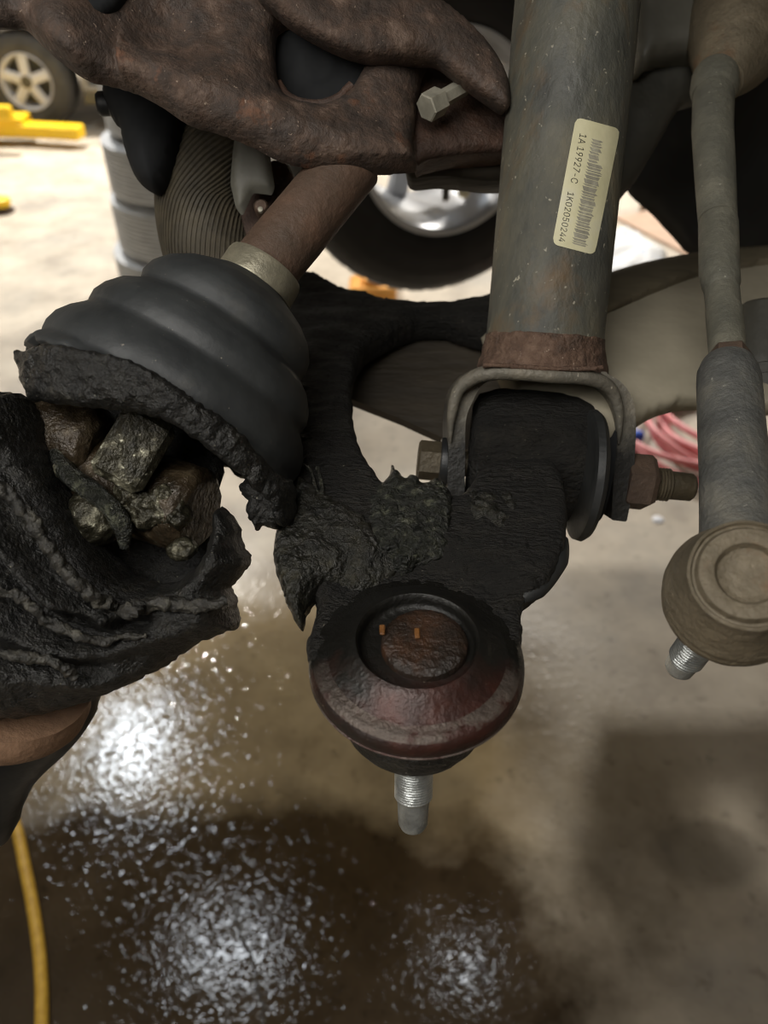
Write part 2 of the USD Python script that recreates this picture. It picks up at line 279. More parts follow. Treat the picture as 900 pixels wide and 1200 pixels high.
M['barink'] = mat('bar_ink', [(.3, s(128, 125, 110)), (.5, s(150, 146, 130)), (.7, s(186, 182, 160))], 160, rough=(.5, .7), bump=0)
M['wall'] = mat('wall_paint', [(.3, s(176, 172, 164)), (.7, s(196, 192, 184))], 2, rough=(.7, .8), bump=.02)
M['under'] = mat('underbody_black', [(.3, s(26, 26, 25)), (.7, s(42, 40, 37))], 12, rough=(.6, .8), bump=.15, bscale=60)
M['race'] = mat('greased_race', [(.28, s(26, 25, 20)), (.52, s(58, 55, 43)), (.76, s(160, 156, 134))], 130, rough=(.10, .34), metal=.4, bump=.6, bscale=240, speck=(s(205, 203, 180), .66, 260))
M['brownrace'] = mat('brown_race', [(.25, s(30, 27, 20)), (.5, s(56, 46, 33)), (.75, s(104, 92, 72))], 90, rough=(.14, .36), metal=.25, bump=.5, bscale=240, speck=(s(180, 178, 155), .70, 320))
M['cupbrown'] = mat('cup_brown', [(.25, s(112, 86, 66)), (.7, s(146, 114, 88))], 60, rough=(.6, .8), bump=.3)
M['cream'] = mat('reflection_cream', [(.3, s(225, 220, 190)), (.7, s(245, 240, 215))], 20, rough=(.3, .4), bump=0)  # pale tone stands in for light reflecting off the fitting
M['brake'] = mat('brake_iron', [(.3, s(44, 43, 40)), (.7, s(66, 64, 58))], 20, rough=(.5, .7), bump=.2)

# floor: stained concrete, wet where the grease was washed down; the oil spot also paints in shadow
def floor_material():
    N = {'geo': ('geometry', {}), 'n': ('noise_texture', {'scale': 5, 'detail': 7, 'roughness': .62}), 'ramp': ('rgb_ramp', {'ramp': [(.25, s(146, 135, 120)), (.5, s(184, 173, 156)), (.75, s(206, 196, 178))]}),
         'n2': ('noise_texture', {'scale': 1.7, 'detail': 5, 'roughness': .6}), 'r2': ('map_range', {'from_min': .50, 'from_max': .66, 'to_min': 0, 'to_max': .55, 'clamp': True}), 'm2': ('mix_color', {'b': s(128, 126, 122)}),
         'n3': ('noise_texture', {'scale': 22, 'detail': 4, 'roughness': .7}), 'r3': ('map_range', {'from_min': .58, 'from_max': .74, 'to_min': 0, 'to_max': .6, 'clamp': True}), 'm3': ('mix_color', {'b': s(100, 89, 74)}),
         'nw': ('noise_texture', {'scale': 4.2, 'detail': 6, 'roughness': .6}), 'aw': ('math', {'math_type': 'multiply_add', 'value2': .8, 'value3': -.40}),
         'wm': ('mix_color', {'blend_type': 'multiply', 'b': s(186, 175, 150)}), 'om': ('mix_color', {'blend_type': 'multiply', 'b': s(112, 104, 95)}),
         'gl': ('math', {'math_type': 'maximum'}), 'rr': ('map_range', {'from_min': 0, 'from_max': 1, 'to_min': .62, 'to_max': .07, 'clamp': True}),
         'nb': ('noise_texture', {'scale': 70, 'detail': 4, 'roughness': .65}), 'vb': ('voronoi_texture', {'scale': 140, 'feature': 'f1'}), 'hp': ('math', {'math_type': 'multiply'}), 'ns': ('noise_texture', {'scale': 60, 'detail': 2}), 'ms': ('map_range', {'from_min': .42, 'from_max': .68, 'to_min': .4, 'to_max': 2.6, 'clamp': True}), 'hq': ('math', {'math_type': 'multiply'}), 'hb': ('math', {'math_type': 'multiply_add', 'value2': .35}),
         'b': ('bump', {'strength': 1.0, 'distance': .00024}), 'p': ('principled_bsdf', {'specular_ior_level': .6})}
    L = [('geo.position', k + '.vector') for k in ('n', 'n2', 'n3', 'nw', 'nb', 'vb', 'ns')]
    L += [('nw.fac', 'aw.value1'), ('n.fac', 'ramp.fac'), ('n2.fac', 'r2.value'), ('r2.result', 'm2.fac'), ('ramp.color', 'm2.a'), ('n3.fac', 'r3.value'), ('r3.result', 'm3.fac'), ('m2.result', 'm3.a')]
    def spot(tag_, centre, half, hi, soft):   # a spill with a ragged rim on the concrete
        c = G(*centre); sc = (1 / half[0], 1 / half[1], 1)
        N.update({tag_ + 's': ('vector_math', {'math_type': 'subtract', 'vector2': tuple(c)}), tag_ + 'm': ('vector_math', {'math_type': 'multiply', 'vector2': sc}), tag_ + 'l': ('vector_math', {'math_type': 'length'}),
                  tag_ + 'a': ('math', {'math_type': 'add'}), tag_: ('map_range', {'from_min': 1 + soft, 'from_max': 1 - soft, 'to_min': 0, 'to_max': hi, 'clamp': True})})
        L.extend([('geo.position', tag_ + 's.vector1'), (tag_ + 's.vector', tag_ + 'm.vector1'), (tag_ + 'm.vector', tag_ + 'l.vector1'), (tag_ + 'l.value', tag_ + 'a.value1'), ('aw.value', tag_ + 'a.value2'), (tag_ + 'a.value', tag_ + '.value')])
    spot('wet', (330, 870), (.66, .56), 1.0, .42)
    spot('oil_shade', (200, 1105), (.74, .265), 1.0, .16)  # oily stain, with the cast shadow there painted into its darkness
    spot('damp', (830, 1000), (.10, .06), .55, .2)
    N['dm'] = ('mix_color', {'blend_type': 'multiply', 'b': s(150, 148, 144)})
    L += [('wet.result', 'wm.fac'), ('m3.result', 'wm.a'), ('oil_shade.result', 'om.fac'), ('wm.result', 'om.a'), ('damp.result', 'dm.fac'), ('om.result', 'dm.a'), ('dm.result', 'p.base_color'),
          ('wet.result', 'gl.value1'), ('oil_shade.result', 'gl.value2'), ('gl.value', 'rr.value'), ('rr.result', 'p.roughness'), ('vb.distance', 'hp.value1'), ('vb.distance', 'hp.value2'), ('nb.fac', 'hb.value1'), ('ns.fac', 'ms.value'), ('ms.result', 'hq.value2'), ('hp.value', 'hq.value1'), ('hq.value', 'hb.value3'), ('hb.value', 'b.height'), ('b.normal', 'p.normal')]
    return usdkit.material(stage, '/World/Looks/concrete', N, L, surface='p.BSDF')
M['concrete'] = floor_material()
M['crack'] = mat('crack_dirt', [(.3, s(40, 36, 30)), (.7, s(58, 52, 44))], 60, rough=(.5, .8), bump=.2)

# ---------------------------------------------------------------- the room
fl = UsdGeom.Xform.Define(stage, '/World/floor').GetPrim(); fl.SetCustomDataByKey('kind', 'structure'); fl.SetCustomDataByKey('label', 'stained tan concrete workshop floor, wet and oily below the ball joint')
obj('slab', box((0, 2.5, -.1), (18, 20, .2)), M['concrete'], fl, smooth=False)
ck = catmull([G(*p) for p in [(270, 1052), (279, 1075), (284, 1098), (293, 1118), (299, 1140), (303, 1165), (310, 1185), (306, 1215)]], 8)
ck = ck + np.c_[.0025 * rng.standard_normal((len(ck), 2)), np.zeros(len(ck))]
obj('crack', sweep(ck, .0022 + .001 * rng.random(len(ck)), 6, flat=.25), M['crack'], fl)
structure('wall_back', box((0, 12.6, 2.3), (18.4, .2, 5)), M['wall'], 'pale painted far wall of the workshop')
structure('wall_left', box((-9.1, 2.5, 2.3), (.2, 20.2, 5)), M['wall'], 'pale painted side wall of the workshop by the parked car')
structure('wall_right', box((9.1, 2.5, 2.3), (.2, 20.2, 5)), M['wall'], 'pale painted side wall of the workshop beyond the red hose')
structure('wall_front', box((0, -7.6, 2.3), (18.4, .2, 5)), M['wall'], 'pale painted wall of the workshop behind the viewer')
structure('ceiling', box((0, 2.5, 4.75), (18.4, 20.4, .2)), M['wall'], 'pale workshop ceiling')


# ================================================================ SUSPENSION
ZARM = 1.165
arm_d = lambda x, y: plane_d(x, y, ZARM)

# ---------------------------------------------------------------- lower control arm
T = thing('lower_control_arm', 'black grease-caked lower control arm reaching from the ball joint up to the shock fork', 'control arm', P(470, 600, .38))
CB = P(489, 748, .300)
def arm_z(x, y):
    q = G(x, y, CB[2] - .008); r = np.hypot(q[..., 0] - CB[0], q[..., 1] - CB[1])
    t = np.clip((r - .038) / .032, 0, 1); t = t * t * (3 - 2 * t); return (CB[2] - .0135) * (1 - t) + ZARM * t
arm_s = lambda x, y: plane_d(x, y, arm_z(x, y))
A = [(334, 322), (362, 318), (400, 336), (460, 351), (520, 354), (600, 346), (612, 392), (560, 388), (520, 378), (488, 379), (455, 392), (432, 405), (418, 425), (412, 455), (413, 472), (414, 500), (424, 530), (438, 554), (450, 566),
     (480, 574), (518, 582), (545, 578), (560, 556), (580, 542), (630, 538), (652, 548), (662, 575), (664, 600), (664, 622), (660, 648), (645, 680), (613, 711), (612, 752), (602, 790), (560, 815), (480, 825), (410, 815), (368, 788), (359, 758), (364, 740), (372, 712), (366, 698), (352, 668), (340, 640), (345, 600), (346, 560), (342, 500), (339, 420), (331, 345)]
up = np.array([0, -.35, 1.0])
obj('arm_body', inflate(A, arm_s, .006, .028, er=16, res=3.4, n=up, noise=[(.0014, 60), (.0012, 240), (.0010, 620)], jag=(2.4, .16), seed=3), M['armdirt'], T, smooth=60)
lump = [(345, 556), (338, 590), (324, 620), (321, 655), (330, 690), (343, 722), (350, 734), (357, 730), (359, 716), (368, 700), (385, 690), (420, 700), (450, 690), (470, 670), (455, 640), (430, 610), (400, 590), (370, 570)]
obj('greasy_shoulder', inflate(lump, lambda x, y: arm_s(x, y) - .002, .009, .02, er=26, res=2.6, n=up, noise=[(.003, 130), (.0018, 420)], jag=(3.2, .16), seed=8), M['grease'], T, smooth=60)
ridge = catmull([P(x, y, arm_d(x, y) - .012) for x, y in [(353, 545), (364, 552), (372, 578), (378, 574), (372, 548)]], 6)
obj('casting_mark', sweep(ridge, .0011, 6), M['wetgrease'], T)
web = [(395, 400), (440, 384), (520, 374), (600, 372), (640, 380), (640, 562), (527, 512), (470, 488), (412, 467), (390, 440)]
obj('web_plate', prism(web, lambda x, y: .560 - (y - 370) * .0004, unit(-CF + .5 * CU), .008), M['webbrown'], T, smooth=False)
LEG = [(560, 352), (640, 340), (705, 322), (760, 306), (840, 293), (900, 288), (970, 283), (1240, 270), (1270, 380), (1240, 470), (970, 486), (895, 487), (845, 481), (815, 481), (788, 483), (760, 492), (733, 509), (690, 530), (620, 500), (580, 440)]
obj('rear_leg', inflate(LEG, lambda x, y: plane_d(x, y, ZARM + .01) + .035, .03, .02, er=70, res=8, noise=(.001, 40), seed=5), M['grayarm'], T)
RIB = [(690, 328), (705, 322), (760, 306), (840, 292), (900, 287), (970, 282), (1240, 268), (1240, 292), (970, 305), (900, 312), (830, 322), (770, 344), (705, 372), (660, 390), (650, 345)]
obj('leg_flange', inflate(RIB, lambda x, y: plane_d(x, y, ZARM + .01) - .004, .010, .02, er=14, res=5, noise=(.0015, 90), seed=6), M['grayrib'], T)
# bushing eye between the fork legs
bx = unit(P(798, 569, .415) - P(505, 540, .415)); pm = P(628, 553, .425)
eye0, eye1 = P(549, 527, .449), P(690, 540, .443)
L = np.linalg.norm(eye1 - eye0)
obj('bushing_eye', lathe(eye0, eye1 - eye0, refine([(0, .012), (0, .026), (.003, .033), (.012, .0365), (L * .5, .0375), (L - .012, .0375), (L - .004, .036), (L, .034), (L, .012)], .003), 72, wob=.0012, wscale=160, seed=9), M['armdirt'], T, smooth=60)
cres = catmull([P(x, y, arm_d(x, y) + .004) for x, y in [(661, 632), (654, 652), (640, 675), (625, 692), (612, 702)]], 6)
obj('boss_edge', sweep(cres, np.interp(np.linspace(0, 1, len(cres)), [0, .3, .7, 1], [.002, .0055, .005, .002]), 12), M['flange'], T)
e2 = P(683, 557, .422); fr = .0355
obj('bushing_flange', lathe(e2, bx, [(-.003, .01), (-.003, fr - .003), (-.0015, fr), (.002, fr + .0008), (.0045, fr - .001), (.0055, fr - .004), (.0055, .01)], 72), M['flange'], T)
obj('dark_gap_filler', lathe(P(688, 541, .446), P(709, 543, .445) - P(688, 541, .446), [(0, 0), (0, .034), (.0095, .034), (.0095, 0)], 48), M['bushrubber'], T)  # black filler added to keep the gap by the fork leg dark
obj('inner_washer', lathe(P(562, 530, .446), -bx, [(0, .008), (0, .031), (.004, .031), (.004, .008)], 48), M['plastic'], T)
# inboard bushing at the frame edge
b0 = P(893, 354, .47)
obj('pivot_bushing', lathe(b0, P(893, 440, .47) - b0, [(0, 0), (0, .010), (.002, .0125), (.016, .0155), (.034, .0205), (.040, .0208), (.041, .024), (.047, .025), (.048, .029), (.062, .029), (.062, 0)], 40, wob=.0004), M['darkgray'], T)

# ---------------------------------------------------------------- grease heaped on the arm
GL = [[(440, 572), (452, 562), (457, 552), (460, 545), (464, 550), (470, 558), (474, 560), (486, 557), (496, 566), (512, 562), (524, 572), (532, 590), (528, 625), (520, 655), (500, 668), (478, 672), (450, 660), (430, 630), (428, 590)],
      [(545, 575), (575, 568), (605, 580), (612, 605), (590, 625), (560, 622), (544, 600)],
      [(345, 628), (385, 622), (430, 632), (440, 650), (420, 660), (380, 655), (348, 645)],
      [(450, 650), (480, 640), (494, 655), (488, 668), (478, 686), (470, 690), (466, 676), (455, 668)]]
GN = ['jagged heap of wet black grease at the middle of the control arm', 'olive-brown grease smear under the bushing between the fork legs', 'olive grease streak across the shoulder of the control arm', 'small shiny green-grey grease drip just above the ball joint cap']
for k, (g, lab) in enumerate(zip(GL, GN)):
    o = obj('grease_clump', inflate(g, lambda x, y: arm_s(x, y) - .001, (.011, .008, .008, .010)[k], .012, er=24, res=2.4, n=(0, -.6, .8), noise=[(.006, 100), (.003, 280), (.0014, 760)], jag=(3, .2), seed=20 + k), M['wetgrease'] if k in (0, 3) else M['grease'], None, smooth=50)
    tag(o, lab, 'grease')

# ---------------------------------------------------------------- ball joint
AX = np.array([0, 0, -1.0])
T = thing('ball_joint', 'rusty red-brown ball joint with domed cap hanging at the end of the control arm', 'ball joint', CB)
prof = [(.006, 0), (.006, .0205), (.0052, .0222), (.001, .0232), (0, .0242), (.0004, .0256), (.0012, .0268), (.0030, .0292), (.0052, .0325), (.0066, .0350), (.0074, .0372), (.0080, .0398), (.0092, .0416), (.0112, .0428), (.0140, .0432), (.0158, .0428), (.0166, .0415), (.0168, .0398), (.0178, .0400), (.0186, .0394), (.0190, .0375), (.0200, .0372), (.0208, .0350), (.0212, .031), (.0212, 0)]
obj('housing', lathe(CB, AX, refine(prof, .0012), 120, wob=.00022, wscale=160, seed=2), M['redrust'], T, smooth=50)
obj('grey_band', lathe(CB, AX, refine([(.0070, .0350), (.0067, .0353), (.00735, .0373), (.00790, .0399), (.00905, .0415), (.0096, .0416), (.0092, .0405)], .0012), 110, wob=.0001, wscale=300, seed=21), M['greyband'], T, smooth=60, label='paler grey band round the rusty housing')  # paler grey ring sitting just proud of the housing
obj('rim_lip', lathe(CB, AX, refine([(.0158, .0425), (.0162, .0432), (.0170, .0430), (.0174, .0414), (.0180, .0406), (.0176, .0395), (.0165, .0405)], .0008), 110, wob=.00012, wscale=200, seed=22), M['greyband'], T, smooth=60)
obj('cap', lathe(CB + [.003, .001, 0], AX, refine([(.0015, 0), (.0018, .014), (.0026, .0165), (.004, .0172), (.008, .0174), (.008, 0)], .0015), 72, wob=.0005, wscale=300, seed=6), M['caprust'], T, smooth=50)
for q in [(448, 738), (489, 742)]:
    pp = P(q[0], q[1], plane_d(q[0], q[1], CB[2] - .001))
    obj('rust_fleck', box(pp, (.0022, .005, .0012), ch=.0004), mat('orange_fleck', [(.3, s(84, 52, 22)), (.7, s(124, 80, 34))], 200) if 'of' not in M else M['of'], T)
    M['of'] = UsdShade.Material.Get(stage, '/World/Looks/orange_fleck')
BALL = CB + AX * .03; SA = unit([.015, -.41, -.91]); SA = unit(np.array([-.005, -.42, -.91]))
obj('dust_boot', lathe(CB + AX * .020, unit([-.02, -.16, -1]), refine([(0, .028), (.002, .0315), (.006, .0320), (.012, .0308), (.0155, .0296), (.017, .0306), (.021, .0304), (.027, .0290), (.033, .0255), (.038, .0195), (.041, .012), (.042, .0080), (.042, 0)], .0015), 90, wob=.0007, wscale=120, seed=14), M['torn'], T, smooth=50)
th = [(0, 0), (.0, .0080)]
z = .018
while z < .052: th += [(z, .0080), (z + .0006, .0083), (z + .0012, .0080)]; z += .0012
th += [(.053, .0078), (.0535, .0070), (.066, .0064), (.0685, .0052), (.0685, 0)]
obj('threaded_stud', lathe(BALL, SA, th, 48), M['stud'], T, smooth=25)

# ---------------------------------------------------------------- shock absorber
S0, S1 = P(682, -60, .395), P(637, 408, .430); SAX = unit(S1 - S0); SL = np.linalg.norm(S1 - S0); SR = .0322
T = thing('shock_absorber', 'grey shock absorber tube with a paper barcode sticker and a forged fork below', 'shock absorber', S1)
obj('tube', lathe(S0, SAX, refine([(-.16, 0), (-.16, SR), (SL * .5, SR * 1.0), (SL - .004, SR), (SL - .002, SR)], .004), 96, wob=.00035, wscale=60, seed=2), M['shock'], T, smooth=60)
obj('collar', lathe(S1 - SAX * .006, SAX, refine([(-.002, SR - .002), (0, SR + .0006), (.006, SR + .0012), (.012, SR + .0026), (.014, SR + .0036), (.018, SR + .0040), (.020, SR + .002), (.020, 0)], .0015), 96, wob=.0014, wscale=170, seed=3), M['collar'], T, smooth=60)
# fork: bent strap, drawn in the plane of the shock axis
fo = P(631, 446, .430); fx = unit(P(731, 452, .430) - P(531, 446, .430)); fy = -SAX; fy = unit(fy - fx * (fy @ fx)); fz = np.cross(fx, fy)
k = .430 / 900
def fork_pt(x, y):  # pixel to the strap's own plane
    q = P(x, y, .430); r = q - EYE; r = r / (r @ CF); t = ((fo - EYE) @ fz) / (r @ fz); d = EYE + r * t - fo
    return d @ fx, d @ fy
outer = catmull([(556, 434), (540, 444), (528, 462), (523, 490), (522, 530), (521, 570), (520, 602)], 6); outr = catmull([(722, 604), (728, 570), (731, 530), (732, 490), (728, 466), (716, 448), (700, 438)], 6)
inr = catmull([(705, 602), (707, 560), (709, 520), (709, 490), (705, 466), (695, 452)], 6); innl = catmull([(575, 444), (560, 451), (549, 470), (542, 490), (541, 530), (540, 600)], 6)
pl = [fork_pt(*p) for p in np.vstack([outer[::-1], [(560, 432), (700, 436)], outr[::-1], inr, innl])]
pg = Polygon(pl).buffer(0); pg = pg.buffer(-.0012).buffer(.0024).buffer(-.0012)
fm = extrude(pg, .044, fo - fz * .002, [fx, fy, fz])
obj('fork', fm, M['fork'], T, smooth=35)
lip_ = catmull([P(x, y, d) for x, y, d in [(528, 520, .414), (529, 490, .410), (536, 460, .406), (552, 444, .402), (575, 437, .397), (610, 437, .395), (645, 440, .395), (685, 442, .397), (707, 449, .401), (720, 463, .405), (726, 488, .409), (725, 520, .414)]], 6)
obj('yoke_lip', sweep(lip_, np.interp(np.linspace(0, 1, len(lip_)), [0, .12, .3, .7, .88, 1], [.0005, .0028, .0040, .0040, .0028, .0005]), 14, wob=.0003, wscale=200), M['fork'], T, smooth=60)
seam = catmull([P(x, y, .3915) for x, y in [(566, 428), (590, 428), (612, 430), (645, 432), (690, 432), (706, 430)]], 4)
obj('weld_seam', sweep(seam, .0012, 8, wob=.0006, wscale=400), M['collar'], T)
# sticker on the tube
def on_tube(x, y, lift):
    x, y = np.broadcast_arrays(np.asarray(x, float), np.asarray(y, float)); d = (P(x, y, 1.0) - EYE); o = EYE - S0
    dp = d - (d @ SAX)[..., None] * SAX; op = o - (o @ SAX) * SAX; R2 = (SR + lift) ** 2
    a = (dp * dp).sum(-1); b = (dp * op).sum(-1); c = (op * op).sum() - R2
    t = (-b - np.sqrt(np.maximum(b * b - a * c, 0))) / a
    return EYE + d * t[..., None]
QC = np.array([(675, 137), (727, 151), (697, 299), (647, 286)], float)
def quad(u, v):
    u, v = np.asarray(u, float)[..., None], np.asarray(v, float)[..., None]
    return (QC[0] * (1 - u) + QC[1] * u) * (1 - v) + (QC[3] * (1 - u) + QC[2] * u) * v
def sticker(poly_uv, lift, thick, res):
    """Flat piece of paper or ink laid on the tube."""
    out = []
    for g in getattr(poly_uv, 'geoms', [poly_uv]):
        x0, y0, x1, y1 = g.bounds; b = g.exterior; n_ = max(8, int(b.length / res))
        bd = [b.interpolate(b.length * i / n_).coords[0] for i in range(n_)]
        for h in g.interiors: bd += [h.interpolate(h.length * i / 8).coords[0] for i in range(8)]
        gx, gy = np.meshgrid(np.arange(x0, x1, res) + res / 2, np.arange(y0, y1, res) + res / 2); gg = np.stack([gx.ravel(), gy.ravel()], 1); gg = gg[shapely.contains_xy(g.buffer(-res * .3), gg[:, 0], gg[:, 1])] if len(gg) else gg
        q = np.vstack([bd, gg]); tr = Delaunay(q + 1e-7 * rng.standard_normal(q.shape)).simplices; c = q[tr].mean(1); tr = tr[shapely.contains_xy(g, c[:, 0], c[:, 1])]
        A_, B_, C_ = q[tr[:, 0]], q[tr[:, 1]], q[tr[:, 2]]; ar = (B_[:, 0] - A_[:, 0]) * (C_[:, 1] - A_[:, 1]) - (B_[:, 1] - A_[:, 1]) * (C_[:, 0] - A_[:, 0])
        tr = np.where((ar > 0)[:, None], tr[:, ::-1], tr); px = quad(q[:, 0], q[:, 1])
        top, bot = on_tube(px[:, 0], px[:, 1], lift + thick), on_tube(px[:, 0], px[:, 1], lift)
        m_ = len(q); rim = []
        for i in range(n_): j = (i + 1) % n_; rim += [[i, j, m_ + j], [i, m_ + j, m_ + i]]
        out.append(trimesh.Trimesh(np.vstack([top, bot]), np.vstack([tr, tr[:, ::-1] + m_, rim]), process=False))
    return cat_(out)
paper = shapely.affinity.scale(Point(0, 0).buffer(1), 1, 1) if False else None
corner = Polygon([(0, 0), (1, 0), (1, 1), (0, 1)])
sx, sy = 52, 152
paper = shapely.affinity.scale(shapely.affinity.scale(corner, sx, sy, origin=(0, 0)).buffer(-7).buffer(7), 1 / sx, 1 / sy, origin=(0, 0))
ST = obj('paper_label', sticker(paper, .0001, .00035, .05), M['label'], T, smooth=60, label='cream barcode sticker reading 1A 19927-C and 1K02050244')
def text_poly(txt, v0, v1, u0, hgt, bold=False):
    m = meshkit.text_mesh(txt, 1.0, .1, bold); top = m.faces[(m.vertices[m.faces][:, :, 2] > .05).all(1)]
    v = m.vertices[:, :2]; x0, x1 = v[:, 0].min(), v[:, 0].max(); w = v.copy()
    w[:, 0] = u0 + v[:, 1] * hgt; w[:, 1] = v0 + (v[:, 0] - x0) / (x1 - x0) * (v1 - v0)
    px = quad(w[:, 0], w[:, 1]); tp = on_tube(px[:, 0], px[:, 1], .00046 + .00006 * (m.vertices[:, 2] > .05))
    return trimesh.Trimesh(tp, m.faces, process=False)
def part_of(parent, name, m, material, smooth=False):   # sub-part: the parent is a mesh without an offset of its own
    mm = trimesh.Trimesh(np.asarray(m.vertices) - world_of(parent), m.faces, process=False)
    return usdkit.mesh(stage, path_for(parent, name), mm, material, smooth=smooth).GetPrim()
part_of(ST, 'lettering', text_poly('1A 19927-C', .115, .50, .15, .155), M['ink'])
part_of(ST, 'lettering', text_poly('1K02050244', .575, .965, .13, .145), M['ink'])
v = .13; bars = []
while v < .955:
    w_ = float(rng.choice([.012, .018, .026, .036])); fade = .82 if v > .3 else .72
    part_of(ST, 'bar', sticker(Polygon([(.42, v), (fade - .06 * rng.random(), v), (fade - .06 * rng.random(), min(v + w_, .958)), (.42, min(v + w_, .958))]), .00046, .00005, .08), M['barink'])
    v += w_ + float(rng.choice([.004, .006]))

# ---------------------------------------------------------------- fork bolt and its nut
BP = P(505, 540, .434)
T = thing('fork_bolt', 'rusty bolt through the shock fork with bare thread showing beyond its nut', 'bolt', BP)
def along(x): # point on the bolt axis at picture column x
    a, b = P(505, 540, .434), P(798, 570, .428); return a + (b - a) * ((x - 505) / 293.0)
obj('bolt_head', lathe(along(489), bx, [(0, 0), (0, .0095), (.0012, .0112), (.0145, .0112), (.0145, 0)], 6, ref=(0, -.55, 1)), M['bolt'], T, smooth=20)
obj('head_flange', lathe(along(515), bx, [(0, 0), (0, .013), (.001, .0138), (.0045, .0138), (.0045, 0)], 40), M['plastic'], T)
obj('shank', lathe(along(522), bx, [(0, 0), (0, .007), (np.linalg.norm(along(762) - along(522)), .007), (np.linalg.norm(along(762) - along(522)), 0)], 24), M['bolt'], T)
t0 = np.linalg.norm(along(783) - along(760)); pr = [(0, 0), (0, .0088)]; z = 0
while z < t0: pr += [(z, .0082), (z + .0008, .0093), (z + .0015, .0082)]; z += .0017
t1 = np.linalg.norm(along(813) - along(760)); pr += [(t0 + .001, .0080), (t1 - .0015, .0078), (t1, .0066), (t1, 0)]
obj('threaded_end', lathe(along(760), bx, pr, 40), M['bolt'], T, smooth=25)
tag(obj('lock_nut', lathe(along(731), bx, [(0, 0), (0, .0150), (.0012, .0162), (.013, .0162), (.0160, .0140), (.0172, .011), (.0172, 0)], 6, ref=(0, .35, 1)), M['nut'], None, smooth=20), 'rusty brown hex nut tightened against the shock fork leg', 'nut')


# ---------------------------------------------------------------- drive axle with its torn boots
p0, p1 = P(298, 328, .378), P(184, 512, .366); ax = unit(p1 - p0); LB = np.linalg.norm(p1 - p0); kk = .372 / 900
T = thing('drive_axle', 'rusty drive axle with a torn ribbed rubber boot and greasy exposed joint', 'drive axle', p0)
sh0, sh1 = P(412, 190, .398), P(292, 336, .380)
obj('shaft', lathe(sh0, sh1 - sh0, refine([(0, 0), (0, .0165), (np.linalg.norm(sh1 - sh0), .0165), (np.linalg.norm(sh1 - sh0), 0)], .004), 64, wob=.0003, seed=1), M['shaft'], T)
obj('boot_clamp', lathe(P(309, 318, .379), ax, [(-.002, .0165), (-.002, .0192), (0, .0198), (.009, .0202), (.010, .0195), (.010, .0165)], 64), M['clamp'], T)
bp = [(0.00, 34), (.03, 44), (.07, 60), (.12, 80), (.18, 96), (.245, 106), (.30, 109), (.335, 107), (.352, 106), (.37, 110), (.42, 125), (.48, 135), (.54, 140), (.585, 139), (.60, 138), (.62, 141), (.67, 151), (.73, 159), (.79, 162), (.83, 161), (.845, 160), (.865, 162), (.90, 167), (.93, 168), (.945, 166)]
inner = [(t, r - 9) for t, r in bp[::-1]][:-1]
bpm = [(t * LB, r * kk) for t, r in refine(bp + inner, 2.0) if True] if False else [(t * LB, r * kk) for t, r in bp + inner]
bpm = refine(bpm, .0022)
def tear(h, thx):
    jag_ = 1 + (.05 * np.sin(2 * thx + 1) + .006 * np.sin(7 * thx) + .012 * np.sin(17 * thx + 2) + .012 * np.sin(31 * thx)) * np.clip((h / LB - .80) / .2, 0, 1)
    return h * jag_
obj('boot', lathe(p0, ax, bpm, 150, wob=.0008, wscale=45, seed=4, endfun=tear), M['rubber'], T, smooth=60)
lip = [(18, 412), (30, 411), (48, 404), (64, 404), (110, 412), (170, 430), (230, 470), (280, 505), (310, 540), (330, 560), (345, 575), (346, 600), (335, 618), (322, 608), (316, 588), (300, 575), (285, 560), (270, 548), (235, 520), (200, 495), (150, 482), (100, 478), (60, 472), (34, 468), (24, 445)]
obj('torn_lip', inflate(lip, lambda x, y: .360 - .064 * np.sqrt(np.maximum(1 - ((x - 183) / 180) ** 2, 0)) + (y - 480) * .0001, .006, .008, er=16, res=3, noise=[(.0035, 110), (.0018, 380)], jag=(3.2, .17), seed=31), M['torn'], T, smooth=60, label='frayed grey-black torn edge of the ribbed boot')
flap = [(286, 560), (300, 548), (330, 556), (346, 570), (346, 592), (338, 612), (322, 620), (308, 616), (302, 622), (296, 612), (288, 600), (291, 588), (284, 580), (282, 572)]
obj('torn_flap', inflate(flap, lambda x, y: .345 + 0 * x, .012, .012, er=14, res=2.6, noise=[(.005, 130), (.002, 420)], jag=(4, .22), seed=33), M['torn'], T, smooth=60)
# lower boot: heaped folds
RID = [([(-40, 545), (0, 572), (30, 603), (60, 650), (95, 690), (125, 712), (150, 718)], .012, 11), ([(150, 716), (180, 705), (225, 708), (270, 705)], .006, 9), ([(-30, 685), (20, 700), (60, 733), (110, 750), (180, 744), (255, 722)], .007, 12),
       ([(-20, 772), (60, 776), (130, 786), (190, 770)], .006, 14), ([(20, 500), (45, 540), (80, 592), (115, 650), (150, 684), (195, 695), (235, 682), (262, 640)], .005, 10)]
VAL = [([(-20, 620), (30, 650), (60, 690), (100, 722), (150, 735)], -.010, 12), ([(112, 712), (130, 716), (146, 718)], -.012, 8), ([(170, 722), (190, 722)], -.008, 6), ([(-20, 745), (60, 758), (140, 772)], -.006, 12)]
RL = [(LineString(catmull(p, 6)), a, w) for p, a, w in RID + VAL]
def folds(x, y):
    pts = shapely.points(np.stack([x, y], 1)); h = np.zeros(len(x))
    for ln, a, w in RL: h += a * np.exp(-(shapely.distance(pts, ln) / w) ** 2)
    return h
